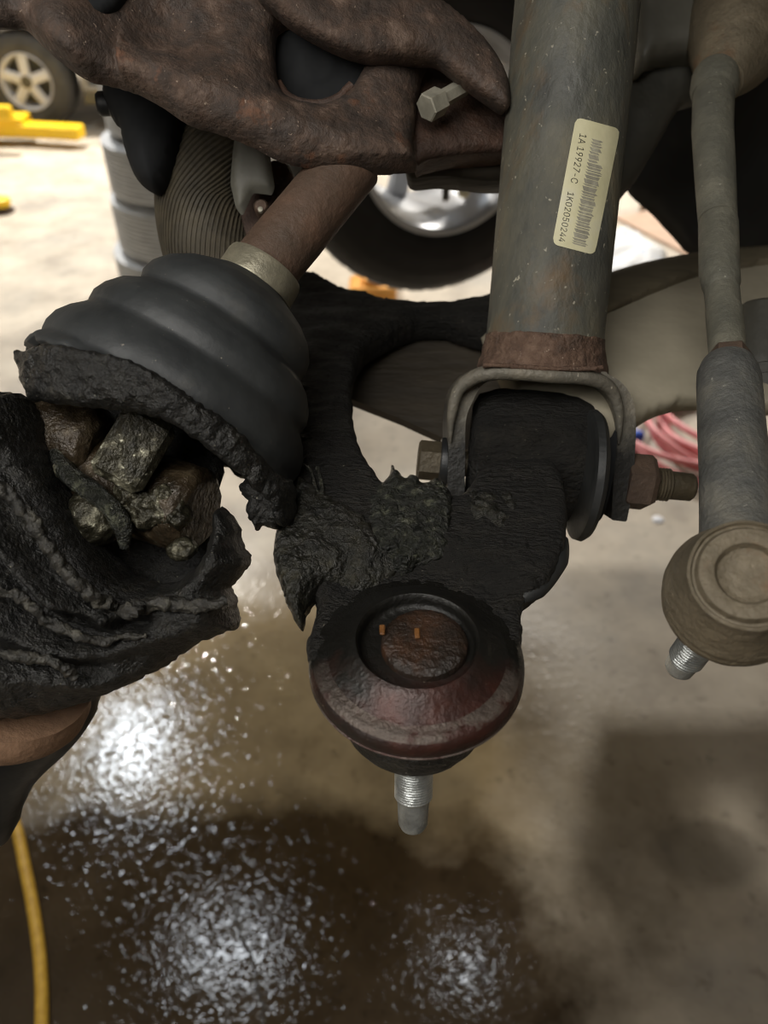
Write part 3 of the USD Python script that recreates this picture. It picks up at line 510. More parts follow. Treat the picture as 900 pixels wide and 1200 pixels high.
low = [(-190, 448), (-60, 452), (0, 459), (28, 464), (45, 490), (52, 520), (62, 548), (78, 572), (98, 606), (114, 634), (136, 656), (160, 675), (190, 684), (220, 674), (241, 650), (250, 622), (254, 596), (266, 598), (280, 614), (286, 640), (295, 655), (288, 668), (278, 680), (272, 690), (277, 705), (280, 735), (262, 742), (235, 752), (212, 768), (190, 782), (150, 802), (112, 818), (70, 830), (30, 838), (-60, 842), (-190, 836)]
obj('lower_boot', inflate(low, lambda x, y: .352 - .0001 * (180 - np.minimum(x, 180)) + 0 * y, .030, .03, er=60, res=3.2, noise=[(.003, 70), (.0018, 260)], jag=(3.6, .18), hf=folds, seed=35), M['torn'], T, smooth=60, label='collapsed outer half of the boot smeared with black grease')
low_d = lambda x, y: .352 - .0001 * (180 - np.minimum(x, 180)) - .030
for q_, (cr_, rr_) in enumerate([([(-30, 546), (5, 574), (34, 606), (62, 648), (92, 684), (114, 702), (138, 710)], .0026), ([(96, 694), (122, 706), (150, 716), (185, 706), (222, 711), (266, 703)], .0030), ([(-30, 686), (10, 696), (34, 708), (62, 733), (112, 750), (172, 744)], .0020), ([(-20, 762), (20, 768), (56, 774), (80, 786), (90, 796)], .0022)]):
    cv = catmull(cr_, 16); f_ = folds(cv[:, 0], cv[:, 1]); cp = P(cv[:, 0], cv[:, 1], low_d(cv[:, 0], cv[:, 1]) - np.maximum(f_, 0) + .0024)
    obj('fold_crest', sweep(cp, np.interp(np.linspace(0, 1, len(cp)), [0, .25, .75, 1], [.0006, 1, 1, .0006]) * 0 + rr_ * np.interp(np.linspace(0, 1, len(cp)), [0, .2, .8, 1], [.4, 1, 1, .4]), 16, wob=.0030, wscale=300, seed=70 + q_), M['sheencrest'], T, smooth=60)
back = [(30, 470), (150, 462), (240, 505), (262, 545), (250, 600), (254, 640), (240, 690), (190, 705), (120, 690), (60, 600)]
obj('joint_cup', inflate(back, lambda x, y: .385 + 0 * x, .006, .02, er=20, res=7, noise=(.001, 80), seed=36), M['torn'], T)
# the joint inside
def cyl(a, b, r, mt, name, n=48, wob=.0012, seed=0, ch=.004):
    l = np.linalg.norm(b - a)
    obj(name, lathe(a, b - a, refine([(0, 0), (0, r - ch), (ch, r), (l - ch, r), (l, r - ch), (l, 0)], .0016), n, wob=wob, wscale=180, seed=seed), mt, T, smooth=45)
cyl(P(112, 560, .366), P(236, 602, .350), .0205, M['brownrace'], 'inner_race', seed=41)
cyl(P(30, 500, .362), P(120, 528, .360), .0190, M['brownrace'], 'joint_drum', seed=42)
a3 = frame(P(165, 525, .30) - P(165, 525, .36), P(140, 560, .34) - P(182, 490, .34))
obj('joint_block', box(P(157, 526, .337), (.034, .024, .03), a3, ch=.0035).subdivide().subdivide().subdivide(), M['race'], T, smooth=45)
bm = trimesh.creation.icosphere(4, .0135); bm.apply_translation(P(112, 606, .346)); bm.vertices += unit(bm.vertices - P(112, 606, .346)) * (.002 * nz(bm.vertices, 220))[:, None]
obj('bearing_ball', bm, M['race'], T, smooth=60)
cg = catmull([P(x, y, d) for x, y, d in [(62, 528, .345), (78, 552, .337), (102, 572, .332), (128, 592, .331), (143, 615, .333), (146, 642, .338)]], 8)
obj('joint_cage', sweep(cg, np.interp(np.linspace(0, 1, len(cg)), [0, .2, .8, 1], [.002, .0045, .0045, .002]), 14, wob=.0012, wscale=240), M['wetgrease'], T, smooth=60)
gk = [(132, 572), (150, 560), (172, 572), (196, 566), (214, 580), (226, 604), (212, 622), (190, 616), (168, 624), (150, 606), (140, 590)]
obj('joint_grease', inflate(gk, lambda x, y: .337 + 0 * x, .005, .01, er=14, res=2.6, noise=[(.005, 150), (.003, 420)], jag=(3, .2), seed=47), M['race'], T, smooth=60)
for q_, g_ in enumerate([[(62, 545), (80, 540), (92, 552), (84, 566), (68, 562)], [(196, 640), (216, 628), (232, 640), (222, 656), (200, 656)]]):
    obj('grease_fleck', inflate(g_, lambda x, y: .338 + 0 * x, .003, .006, er=8, res=2.2, noise=[(.003, 260)], jag=(2, .3), seed=60 + q_), M['race'], T, smooth=60)
# outer housing under the lower boot
obj('cup_rim', lathe(P(10, 806, .358), P(2, 850, .366) - P(10, 806, .358), refine([(0, .01), (0, .0365), (.006, .0375), (.013, .036), (.016, .033), (.016, .01)], .003), 80, wob=.0008), M['cupbrown'], T, smooth=60)
tail = [(-170, 812), (-60, 812), (20, 826), (70, 826), (111, 812), (109, 838), (97, 860), (76, 884), (50, 908), (32, 930), (20, 956), (4, 990), (-60, 1010), (-170, 1020)]
obj('stub_housing', inflate(tail, lambda x, y: .385 + (y - 820) * .0002, .02, .03, er=55, res=6, noise=(.001, 60), seed=44), M['plastic'], T, smooth=60)

# ---------------------------------------------------------------- tie rod at the side
T = thing('tie_rod', 'dusty grey tie rod with a round ball-joint end hanging by the red hose', 'tie rod', P(860, 690, .28))
rod = [(838, 100, .455, 22), (836, 116, .452, 23), (835, 150, .442, 23), (838, 205, .428, 22.5), (841, 258, .414, 21.5)]
def rod_part(name, pts, mt, n=48, wob=.0002, smooth=60, cap=True):
    p = np.array([P(x, y, d) for x, y, d, r in pts]); r = np.array([r_ * d / 900 for x, y, d, r_ in pts])
    obj(name, sweep(p, r, n, wob=wob, wscale=120, seed=len(name)), mt, T, smooth=smooth)
rod_part('rod', rod, M['rodgray'])
rod_part('rod_neck', [(841, 256, .4145, 20.5), (842, 264, .4125, 22), (843, 320, .396, 22.5), (845, 333, .392, 21.5), (845, 338, .391, 19.5), (846, 343, .390, 19.5), (848, 362, .384, 19.5), (848.5, 364, .3835, 20.5), (853, 424, .366, 20.5)], M['rodgray'])
hx0, hx1 = P(854, 415, .368), P(857, 447, .358)
obj('jam_nut', lathe(hx0, hx1 - hx0, [(0, 0), (0, .0094), (.001, .0103), (.013, .0103), (.013, 0)], 6, ref=(.6, -.8, 0)), M['nut'], T, smooth=20)
rod_part('sleeve', [(853, 430, .361, 30), (853, 438, .358, 34), (854, 446, .356, 35.5), (857, 500, .340, 37), (861, 560, .324, 39), (866, 620, .308, 44), (870, 650, .300, 50)], M['sleeve'], wob=.0004)
h0, h1 = P(878, 671, .2585), P(860, 700, .2895); ha = h1 - h0; hl = np.linalg.norm(ha)
obj('end_housing', lathe(h0, ha, refine([(.0042, 0), (.0040, .0078), (.0032, .0096), (.0006, .0108), (0, .0128), (.0004, .0158), (.0028, .0170), (.0030, .0178), (.0016, .0184), (.0022, .0194), (.0060, .0202), (.012, .0217), (.019, .0235), (.0245, .0250), (.0255, .0256), (.0270, .0256), (.0282, .0248), (.0295, .0250), (.0310, .0260), (.0355, .0258), (.0370, .0240), (.0375, .022), (.0375, 0)], .0012), 110, wob=.0003, wscale=160, seed=3), M['housing'], T, smooth=35)
sd = unit(P(793, 786, .335) - P(836, 728, .312)); so = P(836, 728, .312); sl = np.linalg.norm(P(793, 786, .335) - so)
th = [(0, 0), (0, .0072)]; z = .006
while z < sl - .010: th += [(z, .0072), (z + .0006, .0076), (z + .0012, .0072)]; z += .0014
th += [(sl - .008, .0064), (sl - .0075, .0066), (sl - .002, .0062), (sl, .0046), (sl, 0)]
obj('end_stud', lathe(so, sd, th, 40), M['stud'], T, smooth=25)
# inner joint of the rod
rod_part('rod_collar', [(838, 84, .462, 22), (838, 90, .460, 26), (837, 104, .456, 27), (836, 112, .454, 24)], M['rodgray'])
rod_part('joint_bulb', [(900, -230, .60, 40), (892, -150, .56, 60), (880, -60, .53, 66), (878, -10, .51, 70), (872, 20, .495, 68), (866, 45, .485, 60), (858, 68, .475, 46), (850, 84, .467, 33), (844, 96, .462, 26)], M['housing'], wob=.0008)

# ---------------------------------------------------------------- rusty subframe above
T = thing('subframe', 'rusty brown pressed steel subframe spanning the top of the wheel well', 'subframe', P(400, 100, .40))
sub_d = lambda x, y: .385 + (x - 400) * .00016 + (200 - y) * .00012
PL = [(-330, -260), (-330, -20), (-120, 22), (0, 32), (28, 34), (50, 54), (75, 76), (102, 94), (128, 100), (160, 110), (190, 126), (220, 146), (252, 156), (292, 171), (330, 190), (380, 200), (430, 204), (486, 202), (487, 190), (484, 168), (487, 140), (490, 118), (494, 95), (500, 60), (480, -90), (440, -260)]
hole = [(327, 40), (324, 85), (334, 112), (355, 124), (380, 125), (405, 112), (424, 84), (432, 62), (400, 50), (360, 36)]
obj('plate', inflate(PL, sub_d, .012, .010, er=34, res=4.5, noise=[(.004, 28), (.0012, 160)], holes=[hole], seed=51, hf=lambda x, y: .010 * np.exp(-((x - 95) ** 2 / 1800 + (y - 60) ** 2 / 5000)) - .010 * np.exp(-((x - 200) ** 2 / 3000 + (y - 40) ** 2 / 1600)) + .008 * np.exp(-((y - (x - 180) * .35 - 100) / 30) ** 2) * (x > 150)), M['rust'], T, smooth=60)
LP = [(150, -260), (262, -90), (290, -22), (318, 8), (348, 30), (395, 54), (440, 66), (500, 68), (512, 70), (530, 84), (560, 106), (586, 124), (597, 126), (598, 104), (590, 78), (574, 52), (550, 26), (525, 6), (505, -10), (480, -90), (420, -260)]
obj('upper_lip', inflate(LP, lambda x, y: sub_d(x, y) - .028, .008, .022, er=30, res=4.5, noise=[(.0025, 40), (.001, 170)], seed=52), M['rust'], T, smooth=60)
BK = [(478, 80), (500, 62), (540, 80), (580, 108), (602, 120), (604, 172), (560, 180), (530, 182), (500, 188), (486, 192), (480, 150)]
obj('end_block', inflate(BK, lambda x, y: sub_d(x, y) + .016, .006, .03, er=16, res=4.5, noise=[(.002, 60), (.001, 200)], seed=53), M['rustdark'], T, smooth=60)
BK2 = [(478, 176), (530, 170), (604, 166), (606, 206), (575, 212), (520, 206), (480, 206)]
obj('lower_tab', inflate(BK2, lambda x, y: sub_d(x, y) + .05, .006, .03, er=12, res=6, noise=(.001, 60), seed=54), M['webbrown'], T, smooth=60)
bb0 = P(374, 78, .405)
obj('rubber_bushing', lathe(bb0 - CF * .006, CF + CU * .35, refine([(.001, 0), (.001, .009), (.0018, .0105), (.0016, .021), (.0026, .0262), (.006, .0285), (.02, .029), (.02, 0)], .002), 72, wob=.0004), M['bushrubber'], T, smooth=60)
rg = catmull([P(x, y, .392) for x, y in [(325, 98), (334, 112), (352, 121), (375, 122), (396, 115), (412, 100)]], 6)
obj('bushing_rim', sweep(rg, .0026, 10, wob=.0008, wscale=160), M['rustdark'], T)
nb0 = P(351, 75, .4015)
obj('bushing_pin', lathe(nb0, CF + CU * .35, [(.001, 0), (.001, .0026), (0, .003), (0, .0042), (.003, .0046), (.006, .0046), (.006, 0)], 24), M['bushrubber'], T)
obj('slot_plug', inflate([(64, -30), (84, 4), (104, 18), (126, 16), (146, -4), (150, -30)], lambda x, y: sub_d(x, y) - .014, .004, .02, er=12, res=4, seed=57), M['bushrubber'], T, smooth=60)
hb = P(499, 127, .398)
o = obj('hex_bolt', lathe(hb, unit(P(522, 114, .404) - hb), [(0, 0), (0, .0064), (.0006, .0072), (.0105, .0072), (.0108, .0045), (.03, .0045), (.03, 0)], 6, ref=(0, .5, 1)), M['hexlight'], None, smooth=20)
tag(o, 'pale grey hex bolt screwed into the end of the rusty subframe', 'bolt')

# ---------------------------------------------------------------- black rubber mount, braided sleeve, grey bracket
T = thing('rubber_mount', 'black rubber mount with a short peg hanging from the underside of the rusty subframe', 'rubber mount', P(175, 160, .42))
MT = [(124, 122), (128, 98), (160, 88), (205, 96), (222, 130), (214, 168), (204, 196), (196, 216), (186, 227), (172, 222), (158, 206), (148, 180), (142, 152), (136, 146)]
obj('body', inflate(MT, lambda x, y: .432 + 0 * x, .02, .02, er=34, res=4, noise=(.001, 60), seed=61), M['bushrubber'], T, smooth=60)
obj('peg', lathe(P(114, 122, .428), P(150, 120, .430) - P(114, 122, .428), refine([(0, 0), (0, .0052), (.0015, .0064), (.006, .0064), (.007, .0078), (.016, .009), (.016, 0)], .002), 32), M['plastic'], T)
br = catmull([P(x, y, d) for x, y, d in [(300, 100, .45), (268, 146, .452), (243, 196, .455), (236, 240, .458), (244, 290, .458), (262, 340, .46)]], 14)
nn = 20
T = thing('heat_sleeve', 'brown woven heat sleeve curving down behind the ribbed axle boot', 'heat sleeve', P(240, 240, .455))
obj('sleeve_core', sweep(br, .0262, 48, wob=.0005, wscale=70), M['braid'], T, smooth=60)
tb = unit(np.gradient(br, axis=0)); ub = unit(np.cross(tb, CF)); vb = np.cross(tb, ub)
strands = []
for q in range(56):
    for sg in (1,):
        a_ = np.linspace(0, 1, len(br)) * 2.6 * sg + q * 2 * np.pi / 56
        strands.append(sweep(br + .0262 * (np.cos(a_)[:, None] * ub + np.sin(a_)[:, None] * vb), .0009, 5))
o = obj('weave', cat_(strands), M['braid'], T, smooth=60); o.SetCustomDataByKey('kind', 'stuff')
BR = [(276, 150), (300, 150), (316, 178), (322, 220), (319, 229), (297, 226), (284, 254), (276, 243), (270, 215), (272, 185)]
T = thing('grey_bracket', 'pale grey pointed bracket between the woven sleeve and the rusty axle shaft', 'bracket', P(295, 200, .43))
obj('plate', inflate(BR, lambda x, y: .425 + (y - 200) * .0001, .005, .006, er=14, res=4, spline=False, seed=62), M['bracket'], T)
obj('foot', inflate([(296, 205), (330, 188), (345, 215), (322, 250), (300, 300), (272, 300), (276, 262)], lambda x, y: .452 + 0 * x, .005, .006, er=10, res=4, noise=(.0006, 120), seed=63), M['rustdark'], T, smooth=60)
obj('rivet', lathe(P(306, 242, .424), -CF, [(-.01, 0), (-.01, .0042), (0, .0042), (.0015, .003), (.0018, 0)], 20), M['shaft'], T)
obj('rivet_tip', lathe(P(305, 245, .4215), -CF, [(-.004, 0), (-.004, .0018), (0, .0014), (.0005, 0)], 16), M['hexlight'], T, label='bright worn tip of the rivet')

# ---------------------------------------------------------------- steering arm and bracket beside the shock
T = thing('steering_arm', 'dark grey cast arm and bracket between the shock tube and the tie rod', 'casting', P(780, 60, .5))
obj('bracket_plate', inflate([(735, -240), (735, -80), (740, 76), (770, 72), (800, 66), (826, 64), (832, 30), (838, -80), (838, -240)], lambda x, y: .50 + 0 * x, .012, .03, er=26, res=6, noise=(.0015, 40), seed=71), M['bracket'], T, smooth=60)
obj('arm', inflate([(738, 66), (800, 60), (840, 60), (842, 104), (820, 118), (800, 124), (788, 138), (776, 160), (758, 190), (745, 212), (728, 232), (708, 262), (690, 262), (700, 150)], lambda x, y: .53 + 0 * x, .015, .025, er=28, res=5, noise=(.0012, 40), seed=72), M['darkgray'], T, smooth=60)
SHD = [(738, 228), (728, 200), (735, 160), (770, 120), (840, 90), (900, 60), (1200, 10), (1200, 340), (980, 320), (900, 300), (842, 300), (808, 298), (790, 280), (764, 252)]
o = obj('splash_shield', inflate(SHD, lambda x, y: .70 + (y - 200) * .0003, .012, .02, er=40, res=9, noise=(.004, 14), seed=73), M['plastic'], None, smooth=60)
tag(o, 'black plastic splash shield in the gloom behind the tie rod', 'splash shield')

# ================================================================ FAR SIDE OF THE TRUCK
WC = P(530, 162, 1.72)
wa = unit(CR * -.34 + np.array([0, .92, -.02])); WR = .372
T = thing('raised_truck', 'far road wheel of the raised truck with unseen black body panels added for shade', 'truck', (0, 1.2, 1.5))
wh = obj('wheel', lathe(WC, wa, refine([(.03, .205), (.012, .215), (.004, .235), (0, .27), (.004, .315), (.016, .345), (.034, .362), (.05, .370), (.24, .370), (.258, .360), (.27, .34), (.28, .29), (.27, .22), (.25, .205)], .01), 96), M['tyre'], T, smooth=50, label='black tyre with a bright alloy rim')
part_of(wh, 'rim', lathe(WC, wa, [(.005, .206), (.005, .218), (.014, .218), (.018, .204), (.05, .196), (.12, .190), (.215, .187), (.235, .178), (.250, .186), (.250, .204), (.2, .204), (.05, .208), (.018, .212), (.005, .206)], 96), M['alloy'], smooth=35)
u_ = unit(np.cross(wa, [0, 0, 1])); v_ = np.cross(wa, u_)
for k_ in range(5):
    a_ = k_ * 2 * np.pi / 5 + .55; rd = np.cos(a_) * u_ + np.sin(a_) * v_
    part_of(wh, 'spoke', box(WC + wa * .235 + rd * .12, (.055, .03, .15), [np.cross(wa, rd), wa, rd], ch=.008), M['alloy'])
part_of(wh, 'hub', lathe(WC + wa * .215, wa, refine([(0, 0), (0, .05), (.01, .075), (.035, .075), (.035, 0)], .01), 40), M['alloy'], smooth=40)
for k_ in range(40):
    a_ = k_ * 2 * np.pi / 40; u_ = unit(np.cross(wa, [0, 0, 1])); v_ = np.cross(wa, u_); rd = np.cos(a_) * u_ + np.sin(a_) * v_
    if to_px(WC + rd * .37)[0] > 640: continue
    part_of(wh, 'tread_block', box(WC + wa * .145 + rd * .3685, (.045, .19, .010), [np.cross(wa, rd), wa, rd], ch=.003), M['dustytyre'])
rt = obj('brake', lathe(WC + wa * .09 + [.02, 0, .06], wa, refine([(-.05, 0), (-.05, .055), (-.03, .07), (-.02, .10), (0, .128), (.03, .13), (.03, 0)], .01), 64), M['brake'], T, smooth=50)
q0 = P(545, 206, 1.60)
part_of(rt, 'hose_fitting', lathe(q0, P(543, 232, 1.60) - q0, refine([(0, 0), (.002, .008), (.008, .013), (.036, .013), (.044, .009), (.047, 0)], .004), 24), M['cream'], smooth=50).SetCustomDataByKey('label', 'brake hose fitting coloured cream for the light it reflects')
q0 = P(523, 218, 1.62)
part_of(rt, 'bleed_nipple', lathe(q0, P(522, 236, 1.62) - q0, [(0, 0), (0, .009), (.03, .007), (.03, 0)], 16), M['bracket'], smooth=40)
obj('added_near_fender', box((.15, .14, 2.02), (2.6, .08, .62), ch=.03), M['under'], T, smooth=False)  # unseen panel added to shade the floor
far_f = Polygon([(-.66, 1.20), (-.34, 1.14), (-.24, 1.30), (-.02, 1.48), (.26, 1.52), (.50, 1.40), (.66, 1.10), (.74, .72), (2.6, .70), (2.6, 2.2), (-.92, 2.2), (-.92, 1.9), (-.74, 1.5)])  # lower edge shaped to cast and clear the floor shadows
obj('added_far_fender', extrude(far_f, .06, (0, 2.06, 0), [np.array([1., 0, 0]), np.array([0, 0, 1.]), np.array([0, -1., 0])]), M['under'], T, smooth=False)  # added out of view as a shadow caster
obj('added_cab_floor', box((2.1, 1.05, 1.55), (2.2, 1.8, .5), ch=.03), M['under'], T, smooth=False)  # unseen block added to darken the floor beneath
obj('added_radiator_support', box((-1.55, 1.05, 1.9), (.4, 1.8, .3), ch=.03), M['under'], T, smooth=False)  # unseen, added with the other shading panels
tray = Polygon([(-1.3, .2), (1.1, .2), (1.1, 2.0), (-.74, 2.0), (-.85, 1.6), (-1.2, 1.2)]).difference(Polygon([(-.80, 1.02), (-.52, .98), (-.40, 1.10), (-.44, 1.32), (-.62, 1.34), (-.78, 1.22)])).difference(Polygon([(.20, 1.03), (.35, 1.02), (.38, 1.16), (.22, 1.18)]))  # openings cut so the skylights reach the wet floor
obj('added_shade_tray', extrude(tray, .08, (0, 0, 1.72), [np.array([1., 0, 0]), np.array([0, 1., 0]), np.array([0, 0, 1.])]), M['under'], T, smooth=False)  # unseen plate added to block overhead light

# ================================================================ WORKSHOP
# stack of tyres lying flat
SC = G(238, 336); SC[2] = 0; TW, TR = .212, .335
def tyre_thing(label):
    t = thing('stacked_tyre', label, 'tyre', SC)
    pr = [(.004, .20), (0, .235), (.003, .27), (.006, .295), (.012, .304), (.018, TR)]
    zz = .022
    while zz < TW - .03:
        pr += [(zz, TR), (zz + .010, TR), (zz + .0112, TR - .007), (zz + .0145, TR - .007), (zz + .0155, TR)]; zz += .0165
    pr += [(TW - .018, TR), (TW - .012, .304), (TW - .006, .295), (TW - .003, .27), (TW, .235), (TW - .004, .20), (TW - .03, .195), (.03, .195), (.004, .20)]
    obj('tread', lathe(SC, (0, 0, 1), pr, 128), M['dustytyre'], t, smooth=30)
    obj('sidewall_band', lathe(SC + [0, 0, TW - .012], (0, 0, 1), [(0, .24), (.0125, .25), (.0128, .275), (.004, .285)], 96), M['tyre'], t, smooth=50)
    return t
names = ['dusty grey tyre at the very bottom of the stack, mostly hidden by the boot', 'dusty grey tyre second from the floor in the stack behind the boot', 'dusty grey tyre in the middle of the stack', 'dusty grey tyre second from the top of the stack, below the rubber mount', 'dusty grey tyre on top of the stack, behind the rubber mount']
first = tyre_thing(names[0]); first.SetCustomDataByKey('group', 'tyres lying in a stack')
for k_, lab in enumerate(names[1:], 1):
    x = UsdGeom.Xform.Define(stage, path_for(None, 'stacked_tyre')); x.GetPrim().GetReferences().AddInternalReference(first.GetPath())
    x.ClearXformOpOrder(); x.AddTranslateOp().Set(Gf.Vec3d(*map(float, SC + [.016 * k_ + .006 * math.sin(k_ * 2.1), .006 * math.cos(k_ * 1.7), k_ * (TW + .001)]))); x.AddScaleOp().Set(Gf.Vec3f(1 - .03 * k_, 1 - .03 * k_, 1)); x.GetPrim().SetInstanceable(True)
    tag(x.GetPrim(), lab, 'tyre', 'tyres lying in a stack')

# parked car in the far corner
WX = G(20, 165); car_y = WX[1] + .25
def cx(px, y_): # world x of a picture column at distance y_
    return (px - 450) / 900 * (y_ * CF[1] + (EYE[2] - .5) * -CF[2])
wx = cx(20, car_y); wr = .30
T = thing('parked_car', 'dark grey car parked in the far bay with a silver five-spoke wheel', 'car', (wx, car_y, 0))
body = Polygon([(-4.0, .20), (-.0, .18), (1.10, .20), (1.22, .28), (1.26, .45), (1.22, .62), (1.10, .68), (.0, .74), (-.5, .78), (-1.0, 1.22), (-2.4, 1.27), (-3.2, .85), (-4.0, .75)]).buffer(-.03).buffer(.05)
body = body.difference(Point(0, wr).buffer(.38)).difference(Point(-2.7, wr).buffer(.38))
m = extrude(body, 1.6, (wx, car_y + .80, 0), [np.array([1., 0, 0]), np.array([0, 0, 1.]), np.array([0, -1., 0])])
obj('body', m, M['carpaint'], T, smooth=40)
ar = [(wx + .40 * math.cos(t_), car_y - .015, wr + .40 * math.sin(t_)) for t_ in np.linspace(-.1, np.pi + .1, 40)]
obj('arch_trim', sweep(ar, .022, 10), M['cartrim_highlight'], T)
for z_, x0_, x1_ in ((.40, .37, 1.20), (.27, .40, 1.16)):
    obj('crease_highlight', box((wx + (x0_ + x1_) / 2, car_y - .012, z_), (x1_ - x0_, .05, .035), ch=.012), M['cartrim_highlight'], T)  # pale bars standing in for highlights along the bumper creases
obj('pale_side_panel', extrude(Polygon([(.62, .58), (.55, .69), (-.30, .76), (-.95, 1.18), (-2.3, 1.22), (-2.3, .80), (-.3, .64)]), .02, (wx, car_y - .005, 0), [np.array([1., 0, 0]), np.array([0, 0, 1.]), np.array([0, -1., 0])]), M['carpale'], T, smooth=False)  # pale pink panel on the upper side of the car
for wz, nm in ((0.0, 'rear'), (-2.7, 'front')):
    c = np.array([wx + wz, car_y + .02, wr])
    w_ = obj('wheel', lathe(c + [0, -.02, 0], (0, 1, 0), refine([(.02, .165), (.0, .175), (-.012, .22), (0, .27), (.03, .298), (.17, .298), (.2, .26), (.2, .165)], .01), 64), M['tyre'] if False else mat('car_tyre' + nm, [(.3, s(70, 70, 70)), (.7, s(92, 92, 92))], 10, rough=(.6, .8), bump=0.0), T, smooth=50)
    part_of(w_, 'rim', lathe(c, (0, 1, 0), [(-.02, .174), (-.028, .168), (-.005, .156), (.06, .15), (.08, .152), (.085, .168), (-.01, .176)], 48), M['silver'])
    part_of(w_, 'brake_disc', lathe(c + [0, .07, 0], (0, 1, 0), [(0, 0), (0, .15), (.02, .15), (.02, 0)], 32), M['bracket'])
    for k_ in range(5):
        a_ = k_ * 2 * np.pi / 5 + .3; rd = np.array([math.cos(a_), 0, math.sin(a_)])
        part_of(w_, 'spoke', box(c + rd * .085 + [0, .0, 0], (.062, .035, .15), [np.cross([0, 1., 0], rd), np.array([0, 1., 0]), rd], ch=.012), M['silver'])
    part_of(w_, 'hub_cap', lathe(c + [0, -.025, 0], (0, 1, 0), [(0, 0), (0, .035), (.02, .045), (.05, .045), (.05, 0)], 24), M['bracket'])

# yellow lift arm on the floor in front of the parked car
T = thing('vehicle_lift', 'bright yellow vehicle lift arm lying low in front of the parked car', 'vehicle lift', G(30, 150))
def floor_bar(pts, w, h, z0, mt, name, T):
    p = [G(*q, z=z0 + h / 2) for q in pts]; p = [np.array([q[0], q[1], z0 + h / 2]) for q in p]
    ms = []
    for a_, b_ in zip(p[:-1], p[1:]):
        d_ = unit(b_ - a_); ms.append(box((a_ + b_) / 2, (np.linalg.norm(b_ - a_) + .04, w, h), [d_, np.cross([0, 0, 1.], d_), np.array([0, 0, 1.])], ch=.012))
    obj(name, cat_(ms), mt, T, smooth=False)
floor_bar([(-60, 146), (30, 146)], .16, .12, .05, M['yellow'], 'main_beam', T)
floor_bar([(25, 151), (92, 155)], .12, .08, .05, M['yellow'], 'extension', T)
floor_bar([(-60, 128), (10, 132)], .06, .08, .19, M['yellow'], 'top_rail', T)
for q in [(-30, 158), (60, 158)]:
    g = G(*q); obj('foot', lathe(g, (0, 0, 1), [(0, 0), (0, .05), (.06, .05), (.06, 0)], 20), M['under'], T)
T = thing('lift_pad', 'small brass-yellow lift pad on the floor near the stacked tyres', 'lift pad', G(6, 248))
g = G(4, 248)
obj('pad', lathe(g + [0, 0, .03], (0, 0, 1), [(0, 0), (0, .045), (.01, .05), (.035, .05), (.04, .044), (.04, 0)], 32), M['yellow'], T)
obj('post', lathe(g, (0, 0, 1), [(0, 0), (0, .06), (.012, .06), (.018, .035), (.035, .035), (.035, 0)], 32), M['nut'], T)

T = thing('orange_ramp', 'orange painted lift foot on the floor beneath the far wheel', 'lift foot', G(436, 352))
g = G(437, 346)
obj('plate', box(g + [0, 0, .03], (.20, .16, .06), ch=.012), M['orange'], T, smooth=False)
obj('boss', lathe(g + [0, 0, .06], (0, 0, 1), [(0, 0), (0, .05), (.02, .045), (.02, 0)], 24), M['orange'], T)

# rags and cardboard beyond the rear leg
cl = [(700, 322), (706, 290), (722, 274), (745, 278), (768, 292), (782, 304), (770, 322), (740, 330)]
o = obj('white_rag', inflate(cl, lambda x, y: plane_d(x, y, .03), .06, .03, er=30, res=3.5, n=(0, 0, 1), noise=[(.05, 9), (.02, 25)], seed=81), M['cloth'], None, smooth=60)
tag(o, 'crumpled white and blue rag on the floor seen past the shock tube', 'rag')
cc = G(812, 268)
T = thing('cardboard_sheet', 'tan cardboard sheet lying on the floor behind the white rag', 'cardboard', cc)
obj('sheet', box(cc + [0, 0, .008], (.55, .55, .012), frame((0, 0, 1), (.9, .4, 0))), M['cardboard'], T, smooth=False)
obj('flap', box(cc + [.05, .32, .05], (.5, .012, .12), frame((0, .3, 1), (1, .1, 0))), M['cardboard'], T, smooth=False)

# hoses on the floor
def hose_path(c, n_, r0, seed):
    r_ = np.random.default_rng(seed); t_ = np.linspace(0, n_ * 2 * np.pi, n_ * 40); ph = r_.random(8) * 6.28
    rr = r0 * (1 + .16 * np.sin(t_ * .37 + ph[0]) + .10 * np.sin(t_ * .73 + ph[1]))
    x_ = c[0] + rr * np.cos(t_) + .07 * np.sin(t_ * .21 + ph[2]); y_ = c[1] + .82 * rr * np.sin(t_) + .05 * np.sin(t_ * .27 + ph[3])
    z_ = .012 + .020 * np.clip(t_ / (2 * np.pi), 0, 3) * (.6 + .4 * np.sin(t_ * 2.3 + ph[4]))
    return np.stack([x_, y_, z_], 1)
hc = G(880, 512)
T = thing('red_hose', 'coil of faded red air hose on the floor beyond the fork bolt', 'hose', hc)
obj('coil', sweep(hose_path(hc, 7, .33, 3), .0105, 10), M['redhose'], T, smooth=60)
bl = G(741, 527)
obj('coupling', lathe(bl + [-.05, 0, .028], (.9, .42, .0), refine([(0, 0), (0, .02), (.005, .026), (.07, .026), (.075, .018), (.09, .016), (.09, 0)], .006), 24), M['blue'], T, label='bright blue hose coupling')
yp = catmull([G(*p, z=.011) for p in [(-120, 760), (-70, 830), (-20, 900), (14, 955), (30, 1020), (42, 1085), (48, 1140), (49, 1200), (46, 1270)]], 14)
tag(obj('yellow_hose', sweep(yp, .0105, 14), M['yellowhose'], None, smooth=60), 'yellow air hose running along the dark floor under the black axle housing', 'hose')
g = G(771, 610)
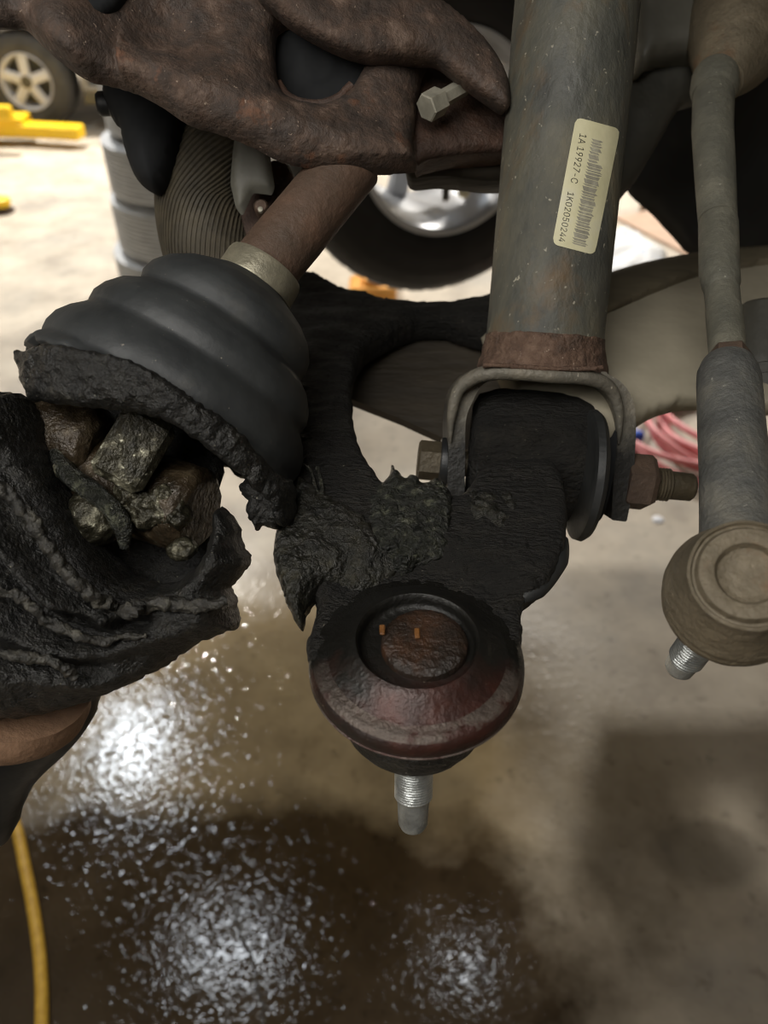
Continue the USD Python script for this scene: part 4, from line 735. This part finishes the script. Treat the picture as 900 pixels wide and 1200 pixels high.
tag(obj('glint_scrap', inflate([(764, 607), (770, 604), (777, 607), (778, 611), (772, 613), (766, 611)], lambda x, y: plane_d(x, y, .002), .004, .001, er=5, res=2, n=(0, 0, 1), noise=(.002, 120), seed=90), M['silver'], None), 'tiny bright scrap added to stand in for a floor glint below the fork bolt', 'scrap')  # bright piece added in place of a glint on the floor

# drops of water left on the wet concrete
dr = np.random.default_rng(11); dv, df, nd = [], [], 0
cap_v = [(0, 0, 1.0)]; rings = [(.35, .93), (.7, .66), (1.0, 0)]
for rr_, zz_ in rings: cap_v += [(rr_ * math.cos(a_), rr_ * math.sin(a_), zz_) for a_ in np.arange(10) * 2 * np.pi / 10]
cap_v = np.array(cap_v); cap_f = [(0, 1 + i_, 1 + (i_ + 1) % 10) for i_ in range(10)]
for q_ in range(2):
    for i_ in range(10):
        a_, b_ = 1 + q_ * 10 + i_, 1 + q_ * 10 + (i_ + 1) % 10; cap_f += [(a_, a_ + 10, b_ + 10), (a_, b_ + 10, b_)]
cap_f = np.array(cap_f); wc_ = [G(300, 880), G(160, 860), G(270, 1100), G(430, 900), G(540, 1125)]; wr_ = [(.42, .34, 420), (.20, .22, 420), (.20, .12, 260), (.3, .3, 160), (.12, .08, 60)]
for c_, (ra, rb, cnt) in zip(wc_, wr_):
    for _ in range(cnt):
        a_, r_ = dr.random() * 6.283, math.sqrt(dr.random()); rad_ = float(np.clip(dr.lognormal(-6.35, .35), .0009, .0035))
        dv.append(cap_v * [rad_, rad_, rad_ * .42] + [c_[0] + ra * r_ * math.cos(a_), c_[1] + rb * r_ * math.sin(a_), -.00005]); df.append(cap_f + nd); nd += len(cap_v)
M['water'] = usdkit.material(stage, '/World/Looks/water', {'p': ('principled_bsdf', {'base_color': (1, 1, 1), 'transmission_weight': 1.0, 'ior': 1.33, 'roughness': .04})}, [], surface='p.BSDF')
tag(obj('water_droplets', trimesh.Trimesh(np.vstack(dv), np.vstack(df), process=False), M['water'], None, smooth=True), 'glinting water droplets scattered over the wet oily concrete', 'droplets', kind='stuff')
